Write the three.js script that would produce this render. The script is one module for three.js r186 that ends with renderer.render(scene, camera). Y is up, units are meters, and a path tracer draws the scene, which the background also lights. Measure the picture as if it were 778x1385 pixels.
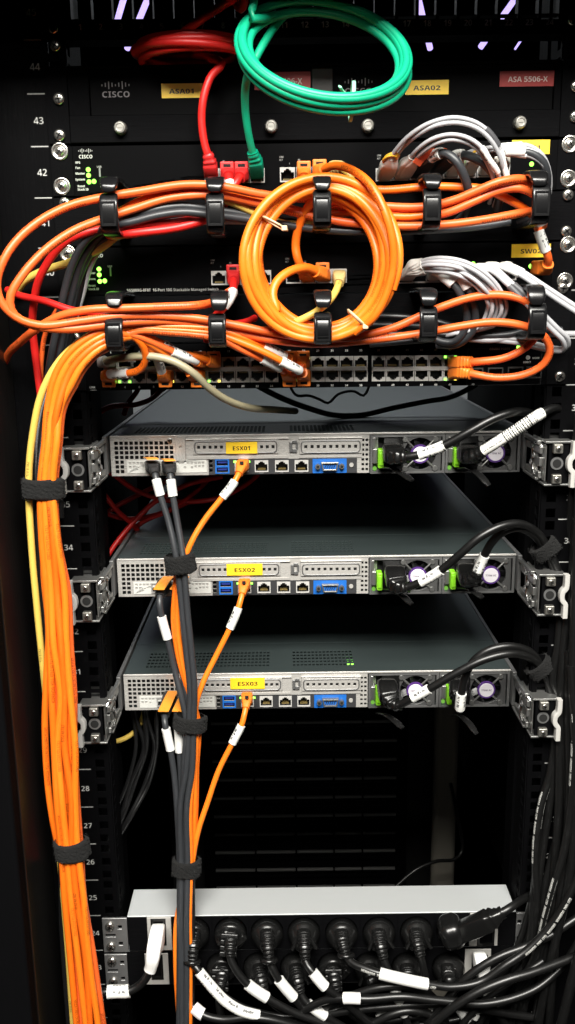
import * as THREE from 'three';
import { RoundedBoxGeometry } from 'three/addons/geometries/RoundedBoxGeometry.js';
import { mergeGeometries } from 'three/addons/utils/BufferGeometryUtils.js';
import { RectAreaLightUniformsLib } from 'three/addons/lights/RectAreaLightUniformsLib.js';

// ------------------------------------------------------------------ camera, light, exposure
const V3 = THREE.Vector3, PI = Math.PI;
const U = 0.04445, Y0 = 1.83;                        // one rack unit; height of the middle of unit 40
const uY = (u) => Y0 + (u - 40) * U;                 // middle height of rack unit u
const scene = new THREE.Scene();
scene.background = new THREE.Color(0x000000);
const F = 1225.565;                                  // focal length in photo pixels (778 x 1385)
const camera = new THREE.PerspectiveCamera((2 * Math.atan(692.5 / F) * 180) / PI, 575 / 1024, 0.05, 30);
camera.position.set(-0.0298, Y0 - 0.031, 0.8788);
camera.rotation.order = 'YXZ';
camera.rotation.set(-0.2262, -0.0003, -0.0135);
camera.updateMatrixWorld(true);
scene.add(camera);

const renderer = new THREE.WebGLRenderer({ antialias: true });
renderer.toneMapping = THREE.LinearToneMapping;
renderer.toneMappingExposure = 1.0;
renderer.shadowMap.enabled = true;
RectAreaLightUniformsLib.init();

const LAMP = { x: 0.0, y: 2.78, z: 1.28, w: 1.2, d: 0.80, L: 47 };     // ceiling lamp above the hot aisle
const lampCol = new THREE.Color(1.0, 0.97, 0.9);
const aisleLight = new THREE.RectAreaLight(lampCol, LAMP.L, LAMP.w, LAMP.d);
aisleLight.position.set(LAMP.x, LAMP.y - 0.004, LAMP.z);
aisleLight.rotation.x = -PI / 2 ;
aisleLight.castShadow = true;
scene.add(aisleLight);
const FILL = { x: 0.1, y: 2.78, z: 3.1, w: 1.2, d: 0.30, L: 8 };      // unseen lamp added behind the camera as frontal fill
const fillLight = new THREE.RectAreaLight(lampCol, FILL.L, FILL.w, FILL.d);
fillLight.position.set(FILL.x, FILL.y - 0.004, FILL.z);
fillLight.rotation.x = -PI / 2;
fillLight.castShadow = true;
scene.add(fillLight);
const SHEEN = { x: 0, y: 2.78, z: -2.1, w: 1.2, d: 0.30, L: 8 };       // unseen lamp added to light the wall that gives the lids sheen
const sheenLight = new THREE.RectAreaLight(new THREE.Color(0.86, 0.94, 1.0), SHEEN.L, SHEEN.w, SHEEN.d);
sheenLight.position.set(SHEEN.x, SHEEN.y - 0.004, SHEEN.z);
sheenLight.rotation.x = -PI / 2;
sheenLight.castShadow = true;
scene.add(sheenLight);

// a photo pixel on the plane at depth z (metres in front of the rack rails) as a point of the place
function W(px, py, z = 0) {
  const d = new V3((px - 389) / F, -(py - 692.5) / F, -1).applyQuaternion(camera.quaternion);
  return camera.position.clone().addScaledVector(d, (z - camera.position.z) / d.z);
}
const camInv = camera.matrixWorld.clone().invert();
function PX(v) { const q = v.clone().applyMatrix4(camInv); return [389 - (F * q.x) / q.z, 692.5 + (F * q.y) / q.z]; }

// ------------------------------------------------------------------ small tools
let seed = 20240611;
function rnd() { seed |= 0; seed = (seed + 0x6d2b79f5) | 0; let t = Math.imul(seed ^ (seed >>> 15), 1 | seed); t = (t + Math.imul(t ^ (t >>> 7), 61 | t)) ^ t; return ((t ^ (t >>> 14)) >>> 0) / 4294967296; }
const rr = (a, b) => a + (b - a) * rnd();
const used = {};
function numbered(n) { const k = (used[n] = (used[n] ?? -1) + 1); return k ? `${n}_${String(k).padStart(3, '0')}` : n; }
function shadows(o) { o.traverse((m) => { if (m.isMesh) { m.castShadow = true; m.receiveShadow = true; } }); return o; }

function thing(name, label, category, pos, group) {
  const o = new THREE.Group();
  o.name = numbered(name);
  if (pos) o.position.copy(pos.isVector3 ? pos : new V3(...pos));
  o.userData = { label, category };
  if (group) o.userData.group = group;
  scene.add(o);
  return o;
}
function rootOf(o) { while (o.parent && o.parent !== scene) o = o.parent; return o; }
function clean(g) {
  g = g.index ? g.toNonIndexed() : g;
  for (const k of Object.keys(g.attributes)) if (!['position', 'normal', 'uv', 'color'].includes(k)) g.deleteAttribute(k);
  if (!g.attributes.uv) g.setAttribute('uv', new THREE.BufferAttribute(new Float32Array(g.attributes.position.count * 2), 2));
  g.clearGroups?.();
  return g;
}
function merge(list) {
  list = [].concat(list).map(clean);
  if (list.some((g) => g.attributes.color)) for (const g of list) if (!g.attributes.color) tint(g, 1, 1, 1);
  return list.length === 1 ? list[0] : mergeGeometries(list);
}
function tint(g, r, gg, b) {
  const n = g.attributes.position.count, a = new Float32Array(n * 3);
  for (let i = 0; i < n; i++) { a[3 * i] = r; a[3 * i + 1] = gg; a[3 * i + 2] = b; }
  g.setAttribute('color', new THREE.BufferAttribute(a, 3));
  return g;
}
// a part: geometry given in world coordinates, stored relative to the thing's base
function part(name, geos, mat, parent, kind) {
  const g = merge(geos), b = rootOf(parent).position;
  const m = new THREE.Mesh(g.clone().translate(-b.x, -b.y, -b.z), mat);
  m.name = name;
  if (kind) m.userData.kind = kind;
  parent.add(m);
  return m;
}
// a piece that shares its geometry with others
function piece(name, geo, mat, parent, x, y, z, rot) {
  const m = new THREE.Mesh(geo, mat), b = rootOf(parent).position;
  m.name = name;
  m.position.set(x - b.x, y - b.y, z - b.z);
  if (rot) m.rotation.set(...rot);
  parent.add(m);
  return m;
}
function box(x0, x1, y0, y1, z0, z1, r = 0) {
  const w = Math.abs(x1 - x0), h = Math.abs(y1 - y0), d = Math.abs(z1 - z0);
  const g = r ? new RoundedBoxGeometry(w, h, d, 2, Math.min(r, w * 0.49, h * 0.49, d * 0.49)) : new THREE.BoxGeometry(w, h, d);
  return g.translate((x0 + x1) / 2, (y0 + y1) / 2, (z0 + z1) / 2);
}
const cbox = (x, y, z, w, h, d, r) => box(x - w / 2, x + w / 2, y - h / 2, y + h / 2, z - d / 2, z + d / 2, r);
// a plate facing +z with rectangular (or round) openings; uv runs 0..1 over the plate
function plate(x0, x1, y0, y1, z0, depth, holes = [], bevel = 0) {
  const s = new THREE.Shape();
  s.moveTo(x0, y0); s.lineTo(x1, y0); s.lineTo(x1, y1); s.lineTo(x0, y1); s.closePath();
  for (const h of holes) {
    const p = new THREE.Path();
    if (h.length === 3) p.absarc(h[0], h[1], h[2], 0, 2 * PI, true);
    else { p.moveTo(h[0], h[2]); p.lineTo(h[0], h[3]); p.lineTo(h[1], h[3]); p.lineTo(h[1], h[2]); p.closePath(); }
    s.holes.push(p);
  }
  const g = new THREE.ExtrudeGeometry(s, { depth, bevelEnabled: bevel > 0, bevelSize: bevel, bevelThickness: bevel, bevelSegments: 1, curveSegments: 14 }).translate(0, 0, z0);
  const P = g.attributes.position, uv = g.attributes.uv;
  for (let i = 0; i < P.count; i++) uv.setXY(i, (P.getX(i) - x0) / (x1 - x0), (P.getY(i) - y0) / (y1 - y0));
  return g;
}
// a flat box whose front carries the whole print, the other sides its corner
function printBox(x0, x1, y0, y1, z0, z1) {
  const g = box(x0, x1, y0, y1, z0, z1), uv = g.attributes.uv;
  for (let i = 0; i < uv.count; i++) if (i < 16 || i > 19) uv.setXY(i, 0.004, 0.004);
  return g;
}
// open-fronted case: body with a cavity of depth cav behind the faceplate
function chassis(x0, x1, y0, y1, zf, depth, cav, t = 0.0012) {
  return [box(x0, x1, y0, y1, zf - depth, zf - cav), box(x0, x1, y1 - t, y1, zf - cav, zf - 0.0004), box(x0, x1, y0, y0 + t, zf - cav, zf - 0.0004),
    box(x0, x0 + t, y0 + t, y1 - t, zf - cav, zf - 0.0004), box(x1 - t, x1, y0 + t, y1 - t, zf - cav, zf - 0.0004)];
}
const cyl = (r0, r1, h, x, y, z, axis = 'z', n = 20) => {
  const g = new THREE.CylinderGeometry(r0, r1, h, n);
  if (axis === 'z') g.rotateX(PI / 2); else if (axis === 'x') g.rotateZ(PI / 2);
  return g.translate(x, y, z);
};
// sweep a superellipse along a curve. prof(t) -> [half width, half height, exponent]; ref 'f' = twist-free frames, 'x'/'y' = width kept along that axis
function sweep(curve, t0, t1, seg, rad, prof, ref = 'f', cap = true) {
  const fr = ref === 'f' ? frames(curve, t0, t1, seg) : null;
  const pos = [], uv = [], idx = [], L = curve.getLength() * (t1 - t0);
  const axis = ref === 'y' ? new V3(0, 1, 0) : new V3(1, 0, 0);
  const ring = [];
  let girth = 0;
  for (let i = 0; i <= seg; i++) {
    const t = t0 + ((t1 - t0) * i) / seg, c = curve.getPointAt(t);
    let A, B;
    if (fr) { A = fr[i][0]; B = fr[i][1]; }
    else { const T = curve.getTangentAt(t); A = axis.clone().addScaledVector(T, -axis.dot(T)).normalize(); B = new V3().crossVectors(T, A); }
    const [w, h, e = 2] = prof(i / seg);
    if (!i) girth = PI * (w + h);
    for (let j = 0; j <= rad; j++) {
      const a = (j / rad) * 2 * PI, ca = Math.cos(a), sa = Math.sin(a);
      const x = Math.sign(ca) * Math.pow(Math.abs(ca), 2 / e) * w, y = Math.sign(sa) * Math.pow(Math.abs(sa), 2 / e) * h;
      pos.push(c.x + A.x * x + B.x * y, c.y + A.y * x + B.y * y, c.z + A.z * x + B.z * y);
      uv.push((L * i) / seg, (girth * j) / rad);
    }
    ring.push(c);
  }
  const n = rad + 1;
  for (let i = 0; i < seg; i++) for (let j = 0; j < rad; j++) { const a = i * n + j; idx.push(a, a + 1, a + n, a + 1, a + n + 1, a + n); }
  if (cap) for (const [i, f] of [[0, 1], [seg, 0]]) {
    const k = pos.length / 3, b = k + 1; pos.push(ring[i].x, ring[i].y, ring[i].z); uv.push(0, 0);
    for (let j = 0; j <= rad; j++) { const q = (i * n + j) * 3; pos.push(pos[q], pos[q + 1], pos[q + 2]); uv.push(0, 0); }
    for (let j = 0; j < rad; j++) f ? idx.push(k, b + j + 1, b + j) : idx.push(k, b + j, b + j + 1);
  }
  const g = new THREE.BufferGeometry();
  g.setAttribute('position', new THREE.Float32BufferAttribute(pos, 3));
  g.setAttribute('uv', new THREE.Float32BufferAttribute(uv, 2));
  g.setIndex(idx);
  g.computeVertexNormals();
  // close the seam of the normals
  const N = g.attributes.normal;
  for (let i = 0; i <= seg; i++) { const a = i * n, b = a + rad; const v = new V3(N.getX(a) + N.getX(b), N.getY(a) + N.getY(b), N.getZ(a) + N.getZ(b)).normalize(); N.setXYZ(a, v.x, v.y, v.z); N.setXYZ(b, v.x, v.y, v.z); }
  return g;
}
function frames(curve, t0, t1, seg) {
  const out = [];
  let T = curve.getTangentAt(t0);
  let A = Math.abs(T.z) < 0.9 ? new V3(0, 0, 1) : new V3(0, 1, 0);
  A.addScaledVector(T, -A.dot(T)).normalize();
  for (let i = 0; i <= seg; i++) {
    T = curve.getTangentAt(t0 + ((t1 - t0) * i) / seg);
    A = A.clone().addScaledVector(T, -A.dot(T)).normalize();
    out.push([A, new V3().crossVectors(T, A)]);
  }
  return out;
}
const curveOf = (pts, closed = false) => new THREE.CatmullRomCurve3(pts, closed, 'centripetal');
const pxCurve = (list, closed) => curveOf(list.map(([x, y, z]) => W(x, y, z / 1000)), closed);
function tAt(curve, px, py) {
  let best = 0, bd = 1e9;
  for (let i = 0; i <= 400; i++) { const q = PX(curve.getPointAt(i / 400)), d = (q[0] - px) ** 2 + (q[1] - py) ** 2; if (d < bd) { bd = d; best = i / 400; } }
  return best;
}

// ------------------------------------------------------------------ textures and materials
function canvasTex(w, h, draw, srgb = true) {
  const c = document.createElement('canvas'); c.width = w; c.height = h;
  const x = c.getContext('2d'); draw(x, w, h);
  const t = new THREE.CanvasTexture(c);
  if (srgb) t.colorSpace = THREE.SRGBColorSpace;
  t.magFilter = THREE.LinearFilter; t.anisotropy = 8;
  return t;
}
function noiseTex(n, amp, streak = 1, mid = 128) {       // grain as a data texture, optionally streaked along u
  const d = new Uint8Array(n * n * 4), f = new Float32Array(n * n);
  for (let s = 1; s <= 16; s *= 4) {
    const m = Math.max(2, Math.floor(n / s)), gx = Math.max(2, Math.floor(m / streak)), g = new Float32Array(m * gx);
    for (let i = 0; i < g.length; i++) g[i] = rnd() - 0.5;
    for (let y = 0; y < n; y++) for (let x = 0; x < n; x++) {
      const u = (x / n) * gx, v = (y / n) * m, i0 = Math.floor(u), j0 = Math.floor(v), a = u - i0, b = v - j0;
      const q = (i, j) => g[(j % m) * gx + (i % gx)];
      f[y * n + x] += (q(i0, j0) * (1 - a) + q(i0 + 1, j0) * a) * (1 - b) + (q(i0, j0 + 1) * (1 - a) + q(i0 + 1, j0 + 1) * a) * b;
    }
  }
  for (let i = 0; i < n * n; i++) { const v = Math.max(0, Math.min(255, mid + f[i] * amp)); d[4 * i] = d[4 * i + 1] = d[4 * i + 2] = v; d[4 * i + 3] = 255; }
  const t = new THREE.DataTexture(d, n, n);
  t.wrapS = t.wrapT = THREE.RepeatWrapping; t.magFilter = THREE.LinearFilter; t.minFilter = THREE.LinearMipmapLinearFilter; t.generateMipmaps = true; t.needsUpdate = true;
  return t;
}
const grain = noiseTex(256, 150), brushed = noiseTex(256, 170, 24), rough = noiseTex(256, 120, 1, 190);
function std(r, g, b, roughness, metalness = 0, extra = {}) {
  return new THREE.MeshStandardMaterial({ color: new THREE.Color().setRGB(r, g, b), roughness, metalness, ...extra });
}
// powder-coated sheet: dark and hardly shiny
function matte(r, g, b, roughness, extra = {}) {
  return new THREE.MeshPhysicalMaterial({ color: new THREE.Color().setRGB(r, g, b), roughness, specularIntensity: 0.05, ...extra });
}
const lin = (r, g, b) => new THREE.Color().setRGB(r, g, b);
const M = {
  black: matte(0.0026, 0.0026, 0.003, 0.55),
  blackSoft: matte(0.0028, 0.0028, 0.0032, 0.68, { bumpMap: grain, bumpScale: 0.0002 }),
  blackGloss: std(0.012, 0.012, 0.013, 0.22),
  void: std(0.004, 0.004, 0.004, 0.9),
  steel: std(0.5, 0.485, 0.46, 0.42, 0.35, { roughnessMap: rough }),
  steelDark: std(0.2, 0.2, 0.2, 0.38, 0.6),
  lid: std(0.075, 0.098, 0.098, 0.33, 0.6),
  zinc: std(0.36, 0.36, 0.35, 0.32, 0.85),
  chrome: std(0.75, 0.74, 0.72, 0.2, 1),
  nickel: std(0.34, 0.33, 0.3, 0.36, 0.85),
  alu: std(0.56, 0.58, 0.585, 0.42, 0.45, { bumpMap: brushed, bumpScale: 0.00005 }),
  blue: std(0.01, 0.12, 0.46, 0.45), usb: std(0.015, 0.03, 0.2, 0.45),
  green: std(0.22, 0.6, 0.02, 0.4), purple: std(0.07, 0.025, 0.16, 0.4),
  white: std(0.8, 0.8, 0.78, 0.55), offwhite: std(0.42, 0.41, 0.39, 0.5),
  pale: std(0.55, 0.55, 0.52, 0.5), greyPlate: std(0.36, 0.35, 0.33, 0.5),
  vc: new THREE.MeshStandardMaterial({ vertexColors: true, roughness: 0.42, metalness: 0.1 }),
  velcro: std(0.005, 0.005, 0.005, 1, 0, { bumpMap: grain, bumpScale: 0.001 }),
  plug: std(0.006, 0.006, 0.006, 0.27),
  led: new THREE.MeshStandardMaterial({ color: 0x113300, emissive: lin(0.28, 1, 0.08), emissiveIntensity: 4 }),
  ledDim: new THREE.MeshStandardMaterial({ color: 0x113300, emissive: lin(0.2, 0.8, 0.1), emissiveIntensity: 1.2 }),
  ledAmber: new THREE.MeshStandardMaterial({ color: 0x332200, emissive: lin(1, 0.75, 0.1), emissiveIntensity: 3 }),
  tie: std(0.7, 0.5, 0.3, 0.4), tieGreen: std(0.25, 0.62, 0.42, 0.4),
  gold: std(0.6, 0.42, 0.12, 0.35, 0.8),
};
// cable jackets; the print runs along the jacket, uv in metres (0.4 m of jacket per tile)
function jacket(css, ink, words, roughness = 0.42, w = 2048) {
  const t = canvasTex(w, 64, (x, W_, H) => {
    x.fillStyle = css; x.fillRect(0, 0, W_, H);
    for (let i = 0; i < 260; i++) { x.fillStyle = i % 2 ? 'rgba(255,255,255,0.035)' : 'rgba(0,0,0,0.05)'; x.fillRect(rnd() * W_, rnd() * H, rr(4, 60), rr(1, 3)); }
    if (words) { x.fillStyle = ink; x.font = 'bold 15px sans-serif'; for (const [s, yy] of [[0, 12], [500, 33], [200, 54]]) { x.fillText(words, s + 60, yy); x.fillText(words, s + 1000, yy); } }
  });
  t.wrapS = t.wrapT = THREE.RepeatWrapping;
  t.repeat.set(1 / 0.4, 1 / 0.0226);
  return new THREE.MeshStandardMaterial({ map: t, roughness });
}
const J = {
  orange: jacket('rgb(234,108,20)', 'rgba(90,35,5,.75)', 'PATCH CABLE CAT.6A S/FTP  LSZH  4x2xAWG26'),
  orangeRed: jacket('rgb(230,98,40)', 'rgba(90,30,10,.7)', 'PATCH CABLE CAT.6A S/FTP  LSZH'),
  orangeGold: jacket('rgb(240,120,26)', 'rgba(110,50,10,.6)', 'CAT.6 UTP PATCH CORD'),
  orangeDeep: jacket('rgb(224,100,18)', 'rgba(90,35,5,.75)', 'CAT.6A S/FTP'),
  red: jacket('rgb(205,32,28)'), darkRed: jacket('rgb(168,22,20)'),
  green: jacket('rgb(8,160,118)'),
  yellow: jacket('rgb(206,176,82)', 'rgba(70,60,20,.8)', 'CAT.6 UTP'),
  beige: jacket('rgb(146,138,112)'),
  grey: jacket('rgb(168,168,171)'), greyDark: jacket('rgb(47,49,52)'),
  black: jacket('rgb(17,17,18)', 'rgba(220,220,215,.0)', '', 0.4),
  power: jacket('rgb(15,15,15)', 'rgba(225,225,220,.95)', 'HEMMEDU  SABS 1525   BAOHING   HEMMEDU  SABS 1525', 0.36),
  powerPlain: jacket('rgb(15,15,15)', '', '', 0.36),
};
const sleeveTex = canvasTex(512, 64, (x, w, h) => {
  x.fillStyle = 'rgb(222,222,218)'; x.fillRect(0, 0, w, h);
  x.fillStyle = 'rgba(30,30,35,.9)'; x.font = 'bold 10px sans-serif';
  for (let i = 0; i < 5; i++) for (const y of [8, 29, 50]) for (let k = 24; k < 88;) { const b = 2 + rnd() * 4; x.fillRect(k + i * 102, y + rnd() * 2, b, 4 + rnd() * 4); k += b + 1.5 + (rnd() < 0.15 ? 5 : 0); }   // print too small to read
});
sleeveTex.wrapS = sleeveTex.wrapT = THREE.RepeatWrapping; sleeveTex.repeat.set(1 / 0.1, 1 / 0.026);
M.sleeve = new THREE.MeshStandardMaterial({ map: sleeveTex, roughness: 0.5 });
M.sleevePlain = std(0.68, 0.68, 0.66, 0.5);
M.sleeveGrey = std(0.06, 0.06, 0.065, 0.5);
const barTex = canvasTex(512, 128, (x, w, h) => {
  x.fillStyle = 'rgb(232,232,226)'; x.fillRect(0, 0, w, h); x.fillStyle = 'rgb(40,40,40)';
  for (let i = 0; i < 290;) { const b = 4 + Math.floor(rnd() * 9); x.fillRect(205 + i, 0, b, 40); x.fillRect(205 + i, 44, b, 40); x.fillRect(205 + i, 88, b, 38); i += b + 5 + Math.floor(rnd() * 10); }
  x.font = '13px sans-serif'; for (const y of [18, 48, 80, 112]) for (let k = 20; k < 180;) { const b = 3 + rnd() * 6; x.fillRect(k, y - 8, b, 7 + rnd() * 3); k += b + 3 + (rnd() < 0.2 ? 8 : 0); }
});
barTex.wrapS = barTex.wrapT = THREE.RepeatWrapping; barTex.repeat.set(1 / 0.062, 1 / 0.03);
M.barcode = new THREE.MeshStandardMaterial({ map: barTex, roughness: 0.45 });

function tape(text, bg, fg, w = 256, h = 96, font = 'bold 52px sans-serif', sx = 1.15) {
  return new THREE.MeshStandardMaterial({ roughness: 0.45, map: canvasTex(w, h, (x) => {
    x.fillStyle = bg; x.fillRect(0, 0, w, h);
    x.fillStyle = fg; x.font = font; x.textAlign = 'center'; x.textBaseline = 'middle';
    x.save(); x.translate(w / 2, h / 2 + 4); x.scale(sx, 1); x.fillText(text, 0, 0); x.restore();
  }) });
}
function logo(x, cx, cy, s, col) {                      // nine rounded bars over the maker's lettering
  x.fillStyle = col;
  const hs = [0.25, 0.5, 0.95, 0.5, 0.25, 0.5, 0.95, 0.5, 0.25];
  hs.forEach((h, i) => x.fillRect(cx + (i - 4) * s * 0.27 - s * 0.045, cy - h * s * 0.55 + (h > 0.9 ? s * 0.12 : 0), s * 0.09, h * s * 0.75));
  x.font = `bold ${Math.round(s * 0.78)}px sans-serif`; x.textAlign = 'center'; x.textBaseline = 'alphabetic';
  x.fillText('CISCO', cx, cy + s * 1.05);
}

// ------------------------------------------------------------------ cables
// cord along photo points [x, y, depth in mm]; o.sleeves = [[x0,y0,x1,y1,material]], o.boots = [{end, len, w, h, mat, ...}]
function cord(name, label, cat, mat, r, pts, o = {}) {
  const curve = pts.isCurve ? pts : pts.getPointAt ? pts : pxCurve(pts, o.closed);
  const L = curve.getLength(), t = thing(name, label, cat, curve.getPointAt(0), o.group);
  const seg = Math.max(16, Math.min(420, Math.round(L / (o.step ?? 0.0042))));
  part('cord', sweep(curve, 0, 1, seg, 12, () => [r, r]), mat, t);
  for (const s of o.sleeves ?? []) {
    let a = tAt(curve, s[0], s[1]), b = tAt(curve, s[2], s[3]);
    if (a > b) [a, b] = [b, a];
    const rs = r * (s[5] ?? 1.22) + 0.0003;
    part('label_sleeve', sweep(curve, a, b, Math.max(6, Math.round(((b - a) * L) / 0.004)), 14, () => [rs, rs]), s[4] ?? M.sleeve, t);
  }
  for (const b of o.boots ?? []) boot(curve, L, b, t, r);
  return t;
}
// a moulded plug body that follows the cord from one of its ends
function boot(curve, L, b, t, r) {
  const f = Math.min(0.9, b.len / L), a0 = b.end ? 1 - f : 0, a1 = b.end ? 1 : f;
  const k = (q) => (b.end ? 1 - q : q);                  // 0 at the socket
  const taper = b.taper ?? 0.6, ribs = b.ribs ?? 0;
  const m = part(b.name ?? 'plug', sweep(curve, a0, a1, b.seg ?? 28, 20, (q) => {
    const s = k(q); let w = b.w / 2, h = b.h / 2, e = b.e ?? 5;
    if (s > taper) { const u = (s - taper) / (1 - taper), c = u * u * (3 - 2 * u); w = w + (r * 1.45 - w) * c; h = h + (r * 1.45 - h) * c; e = e + (2.4 - e) * c; if (ribs) { const z = 0.86 + 0.14 * (Math.sin(u * ribs * 2 * PI) > -0.2 ? 1 : 0); w *= z; h *= z; } }
    else if (s < 0.04) { w *= 0.93; h *= 0.93; }
    return [w, h, e];
  }, b.ref ?? 'x'), b.mat, t);
  if (b.latch) {                                         // latch guard with a dark slot, on the side that shows
    const p = curve.getPointAt(b.end ? 1 - f * 0.32 : f * 0.32), s = b.latch;
    part('latch_guard', [cbox(p.x, p.y + s * b.h * 0.5, p.z, b.w * 0.98, 0.0045, b.len * 0.42, 0.0012), cbox(p.x, p.y + s * b.h * 0.62, p.z + b.len * 0.2, b.w * 0.98, b.h * 0.62, 0.003, 0.001)], b.mat, m);
    part('latch_slot', cbox(p.x, p.y + s * b.h * 0.62, p.z + b.len * 0.2 + 0.0016, b.w * 0.5, b.h * 0.2, 0.0006), M.void, m);
  }
  return m;
}
function velcro(name, label, curve, t, rw, rh, height, o = {}) {          // a hook-and-loop strap wound round a bundle
  const c = curve.getPointAt(t), T = curve.getTangentAt(t), th = thing(name, label, 'cable tie', c, o.group);
  const X = new V3(1, 0, 0).addScaledVector(T, -T.x).normalize(), Z = new V3().crossVectors(T, X);
  const n = 72, m = 12, pos = [], uv = [], idx = [], prof = [[0, -1], [1, -1], [1, 1], [0, 1]];
  const thick = o.thick ?? 0.0022, R = [];
  for (let j = 0; j <= m; j++) {
    const side = j / m; // outer sheet from bottom to top, with the edges turned in
    const e = Math.min(1, Math.min(side, 1 - side) * 10);
    R.push([side * 2 - 1, e]);
  }
  for (let i = 0; i <= n; i++) for (let j = 0; j <= m; j++) {
    const a = ((i % n) / n) * 2 * PI, [v, e] = R[j];
    const jit = (Math.sin(i * 12.9 + j * 78.2) * 43758.5) % 1, lap = i / n > 0.72 && i / n < 0.98 ? 0.0018 : 0;
    const k = e * (thick + lap) + jit * 0.0007 * e, hv = v * (height / 2) * (1 + 0.06 * Math.sin(a * 2 + 1)) + (lap ? 0.0008 : 0);
    const q = c.clone().addScaledVector(X, Math.cos(a) * (rw + k)).addScaledVector(Z, Math.sin(a) * (rh + k)).addScaledVector(T, hv);
    pos.push(q.x, q.y, q.z); uv.push((i / n) * 0.2 * 20, side_(v) * 0.6);
  }
  function side_(v) { return (v + 1) / 2; }
  for (let i = 0; i < n; i++) for (let j = 0; j < m; j++) { const a = i * (m + 1) + j; idx.push(a, a + m + 1, a + 1, a + 1, a + m + 1, a + m + 2); }
  const g = new THREE.BufferGeometry();
  g.setAttribute('position', new THREE.Float32BufferAttribute(pos, 3)); g.setAttribute('uv', new THREE.Float32BufferAttribute(uv, 2)); g.setIndex(idx); g.computeVertexNormals();
  part('strap', g, M.velcro, th);
  const fz = [], fu = o.fuzz ?? 500;                      // the hooks of the strap, a fuzz of short hairs
  for (let i = 0; i < fu; i++) {
    const a = rnd() * 2 * PI, v = rr(-0.52, 0.52) * height, b = c.clone().addScaledVector(X, Math.cos(a) * (rw + thick)).addScaledVector(Z, Math.sin(a) * (rh + thick)).addScaledVector(T, v);
    const d = new V3().addScaledVector(X, Math.cos(a)).addScaledVector(Z, Math.sin(a)).add(new V3(rr(-1, 1), rr(-1, 1), rr(-1, 1)).multiplyScalar(0.7)).normalize().multiplyScalar(rr(0.001, 0.0026));
    const s = new V3(rr(-1, 1), rr(-1, 1), rr(-1, 1)).normalize().multiplyScalar(0.00016);
    fz.push(b.x - s.x, b.y - s.y, b.z - s.z, b.x + s.x, b.y + s.y, b.z + s.z, b.x + d.x, b.y + d.y, b.z + d.z);
  }
  const fg = new THREE.BufferGeometry(); fg.setAttribute('position', new THREE.Float32BufferAttribute(fz, 3)); fg.computeVertexNormals();
  part('fuzz', fg, M.velcroHair ?? M.velcro, th, 'stuff');
  return th;
}
M.velcroHair = std(0.02, 0.02, 0.02, 0.9);
// a screw head standing on a face (cross recess), facing +z
function screwGeo(r, h, washer) {
  const s = [];
  const pts = [[0.0001, h], [r * 0.55, h * 0.97], [r * 0.85, h * 0.78], [r, h * 0.4], [r, 0]].map(([a, b]) => new THREE.Vector2(a, b)).reverse();
  s.push(new THREE.LatheGeometry(pts, 20).rotateX(PI / 2));
  if (washer) s.push(new THREE.LatheGeometry([[washer, 0], [washer, 0.0007], [washer * 0.93, 0.0013], [r * 1.35, 0.0013], [r * 1.2, 0.0004], [r, 0.0004]].map(([a, b]) => new THREE.Vector2(a, b)), 24).rotateX(PI / 2));
  const metal = s.map((g) => tint(clean(g), 0.62, 0.6, 0.56));
  const dark = [0, PI / 2].map((q) => tint(clean(new THREE.BoxGeometry(r * 1.15, r * 0.24, h * 0.5).rotateZ(q + 0.5).translate(0, 0, h * 0.78)), 0.03, 0.03, 0.03));
  return merge([...metal, ...dark]);
}
M.screw = new THREE.MeshStandardMaterial({ vertexColors: true, roughness: 0.24, metalness: 0.95 });
const screwPan = screwGeo(0.0052, 0.0034), screwWash = screwGeo(0.0042, 0.003, 0.0078), screwSmall = screwGeo(0.0028, 0.0014);
// an open 8P8C jack, mouth at z = 0, w x h over its frame
function jackGeo(w, h, flip = 1, frame = [0.42, 0.41, 0.39]) {
  const ow = w * 0.43, oh = h * 0.4, g = [];
  const s = new THREE.Shape();
  s.moveTo(-w / 2, -h / 2); s.lineTo(w / 2, -h / 2); s.lineTo(w / 2, h / 2); s.lineTo(-w / 2, h / 2); s.closePath();
  const p = new THREE.Path(), y = (v) => v * flip;
  const P = [[-ow, -oh], [ow, -oh], [ow, oh * 0.42], [ow * 0.55, oh * 0.42], [ow * 0.55, oh * 0.75], [ow * 0.28, oh * 0.75], [ow * 0.28, oh], [-ow * 0.28, oh], [-ow * 0.28, oh * 0.75], [-ow * 0.55, oh * 0.75], [-ow * 0.55, oh * 0.42], [-ow, oh * 0.42]];
  P.forEach(([a, b], i) => (i ? p.lineTo(a, y(b)) : p.moveTo(a, y(b)))); p.closePath();
  s.holes.push(p);
  g.push(tint(clean(new THREE.ExtrudeGeometry(s, { depth: 0.0012, bevelEnabled: false })), ...frame));
  g.push(tint(clean(new THREE.ExtrudeGeometry(s, { depth: 0.0105, bevelEnabled: false }).scale(0.985, 0.985, 1).translate(0, 0, -0.0107)), 0.02, 0.02, 0.02));
  g.push(tint(clean(box(-w / 2, w / 2, -h / 2, h / 2, -0.012, -0.0108)), 0.01, 0.01, 0.01));
  for (let i = 0; i < 8; i++) g.push(tint(clean(cbox((i - 3.5) * 0.00102, y(-oh * 0.72), -0.006, 0.0004, 0.0012, 0.008)), 0.35, 0.25, 0.08));
  return merge(g);
}
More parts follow.
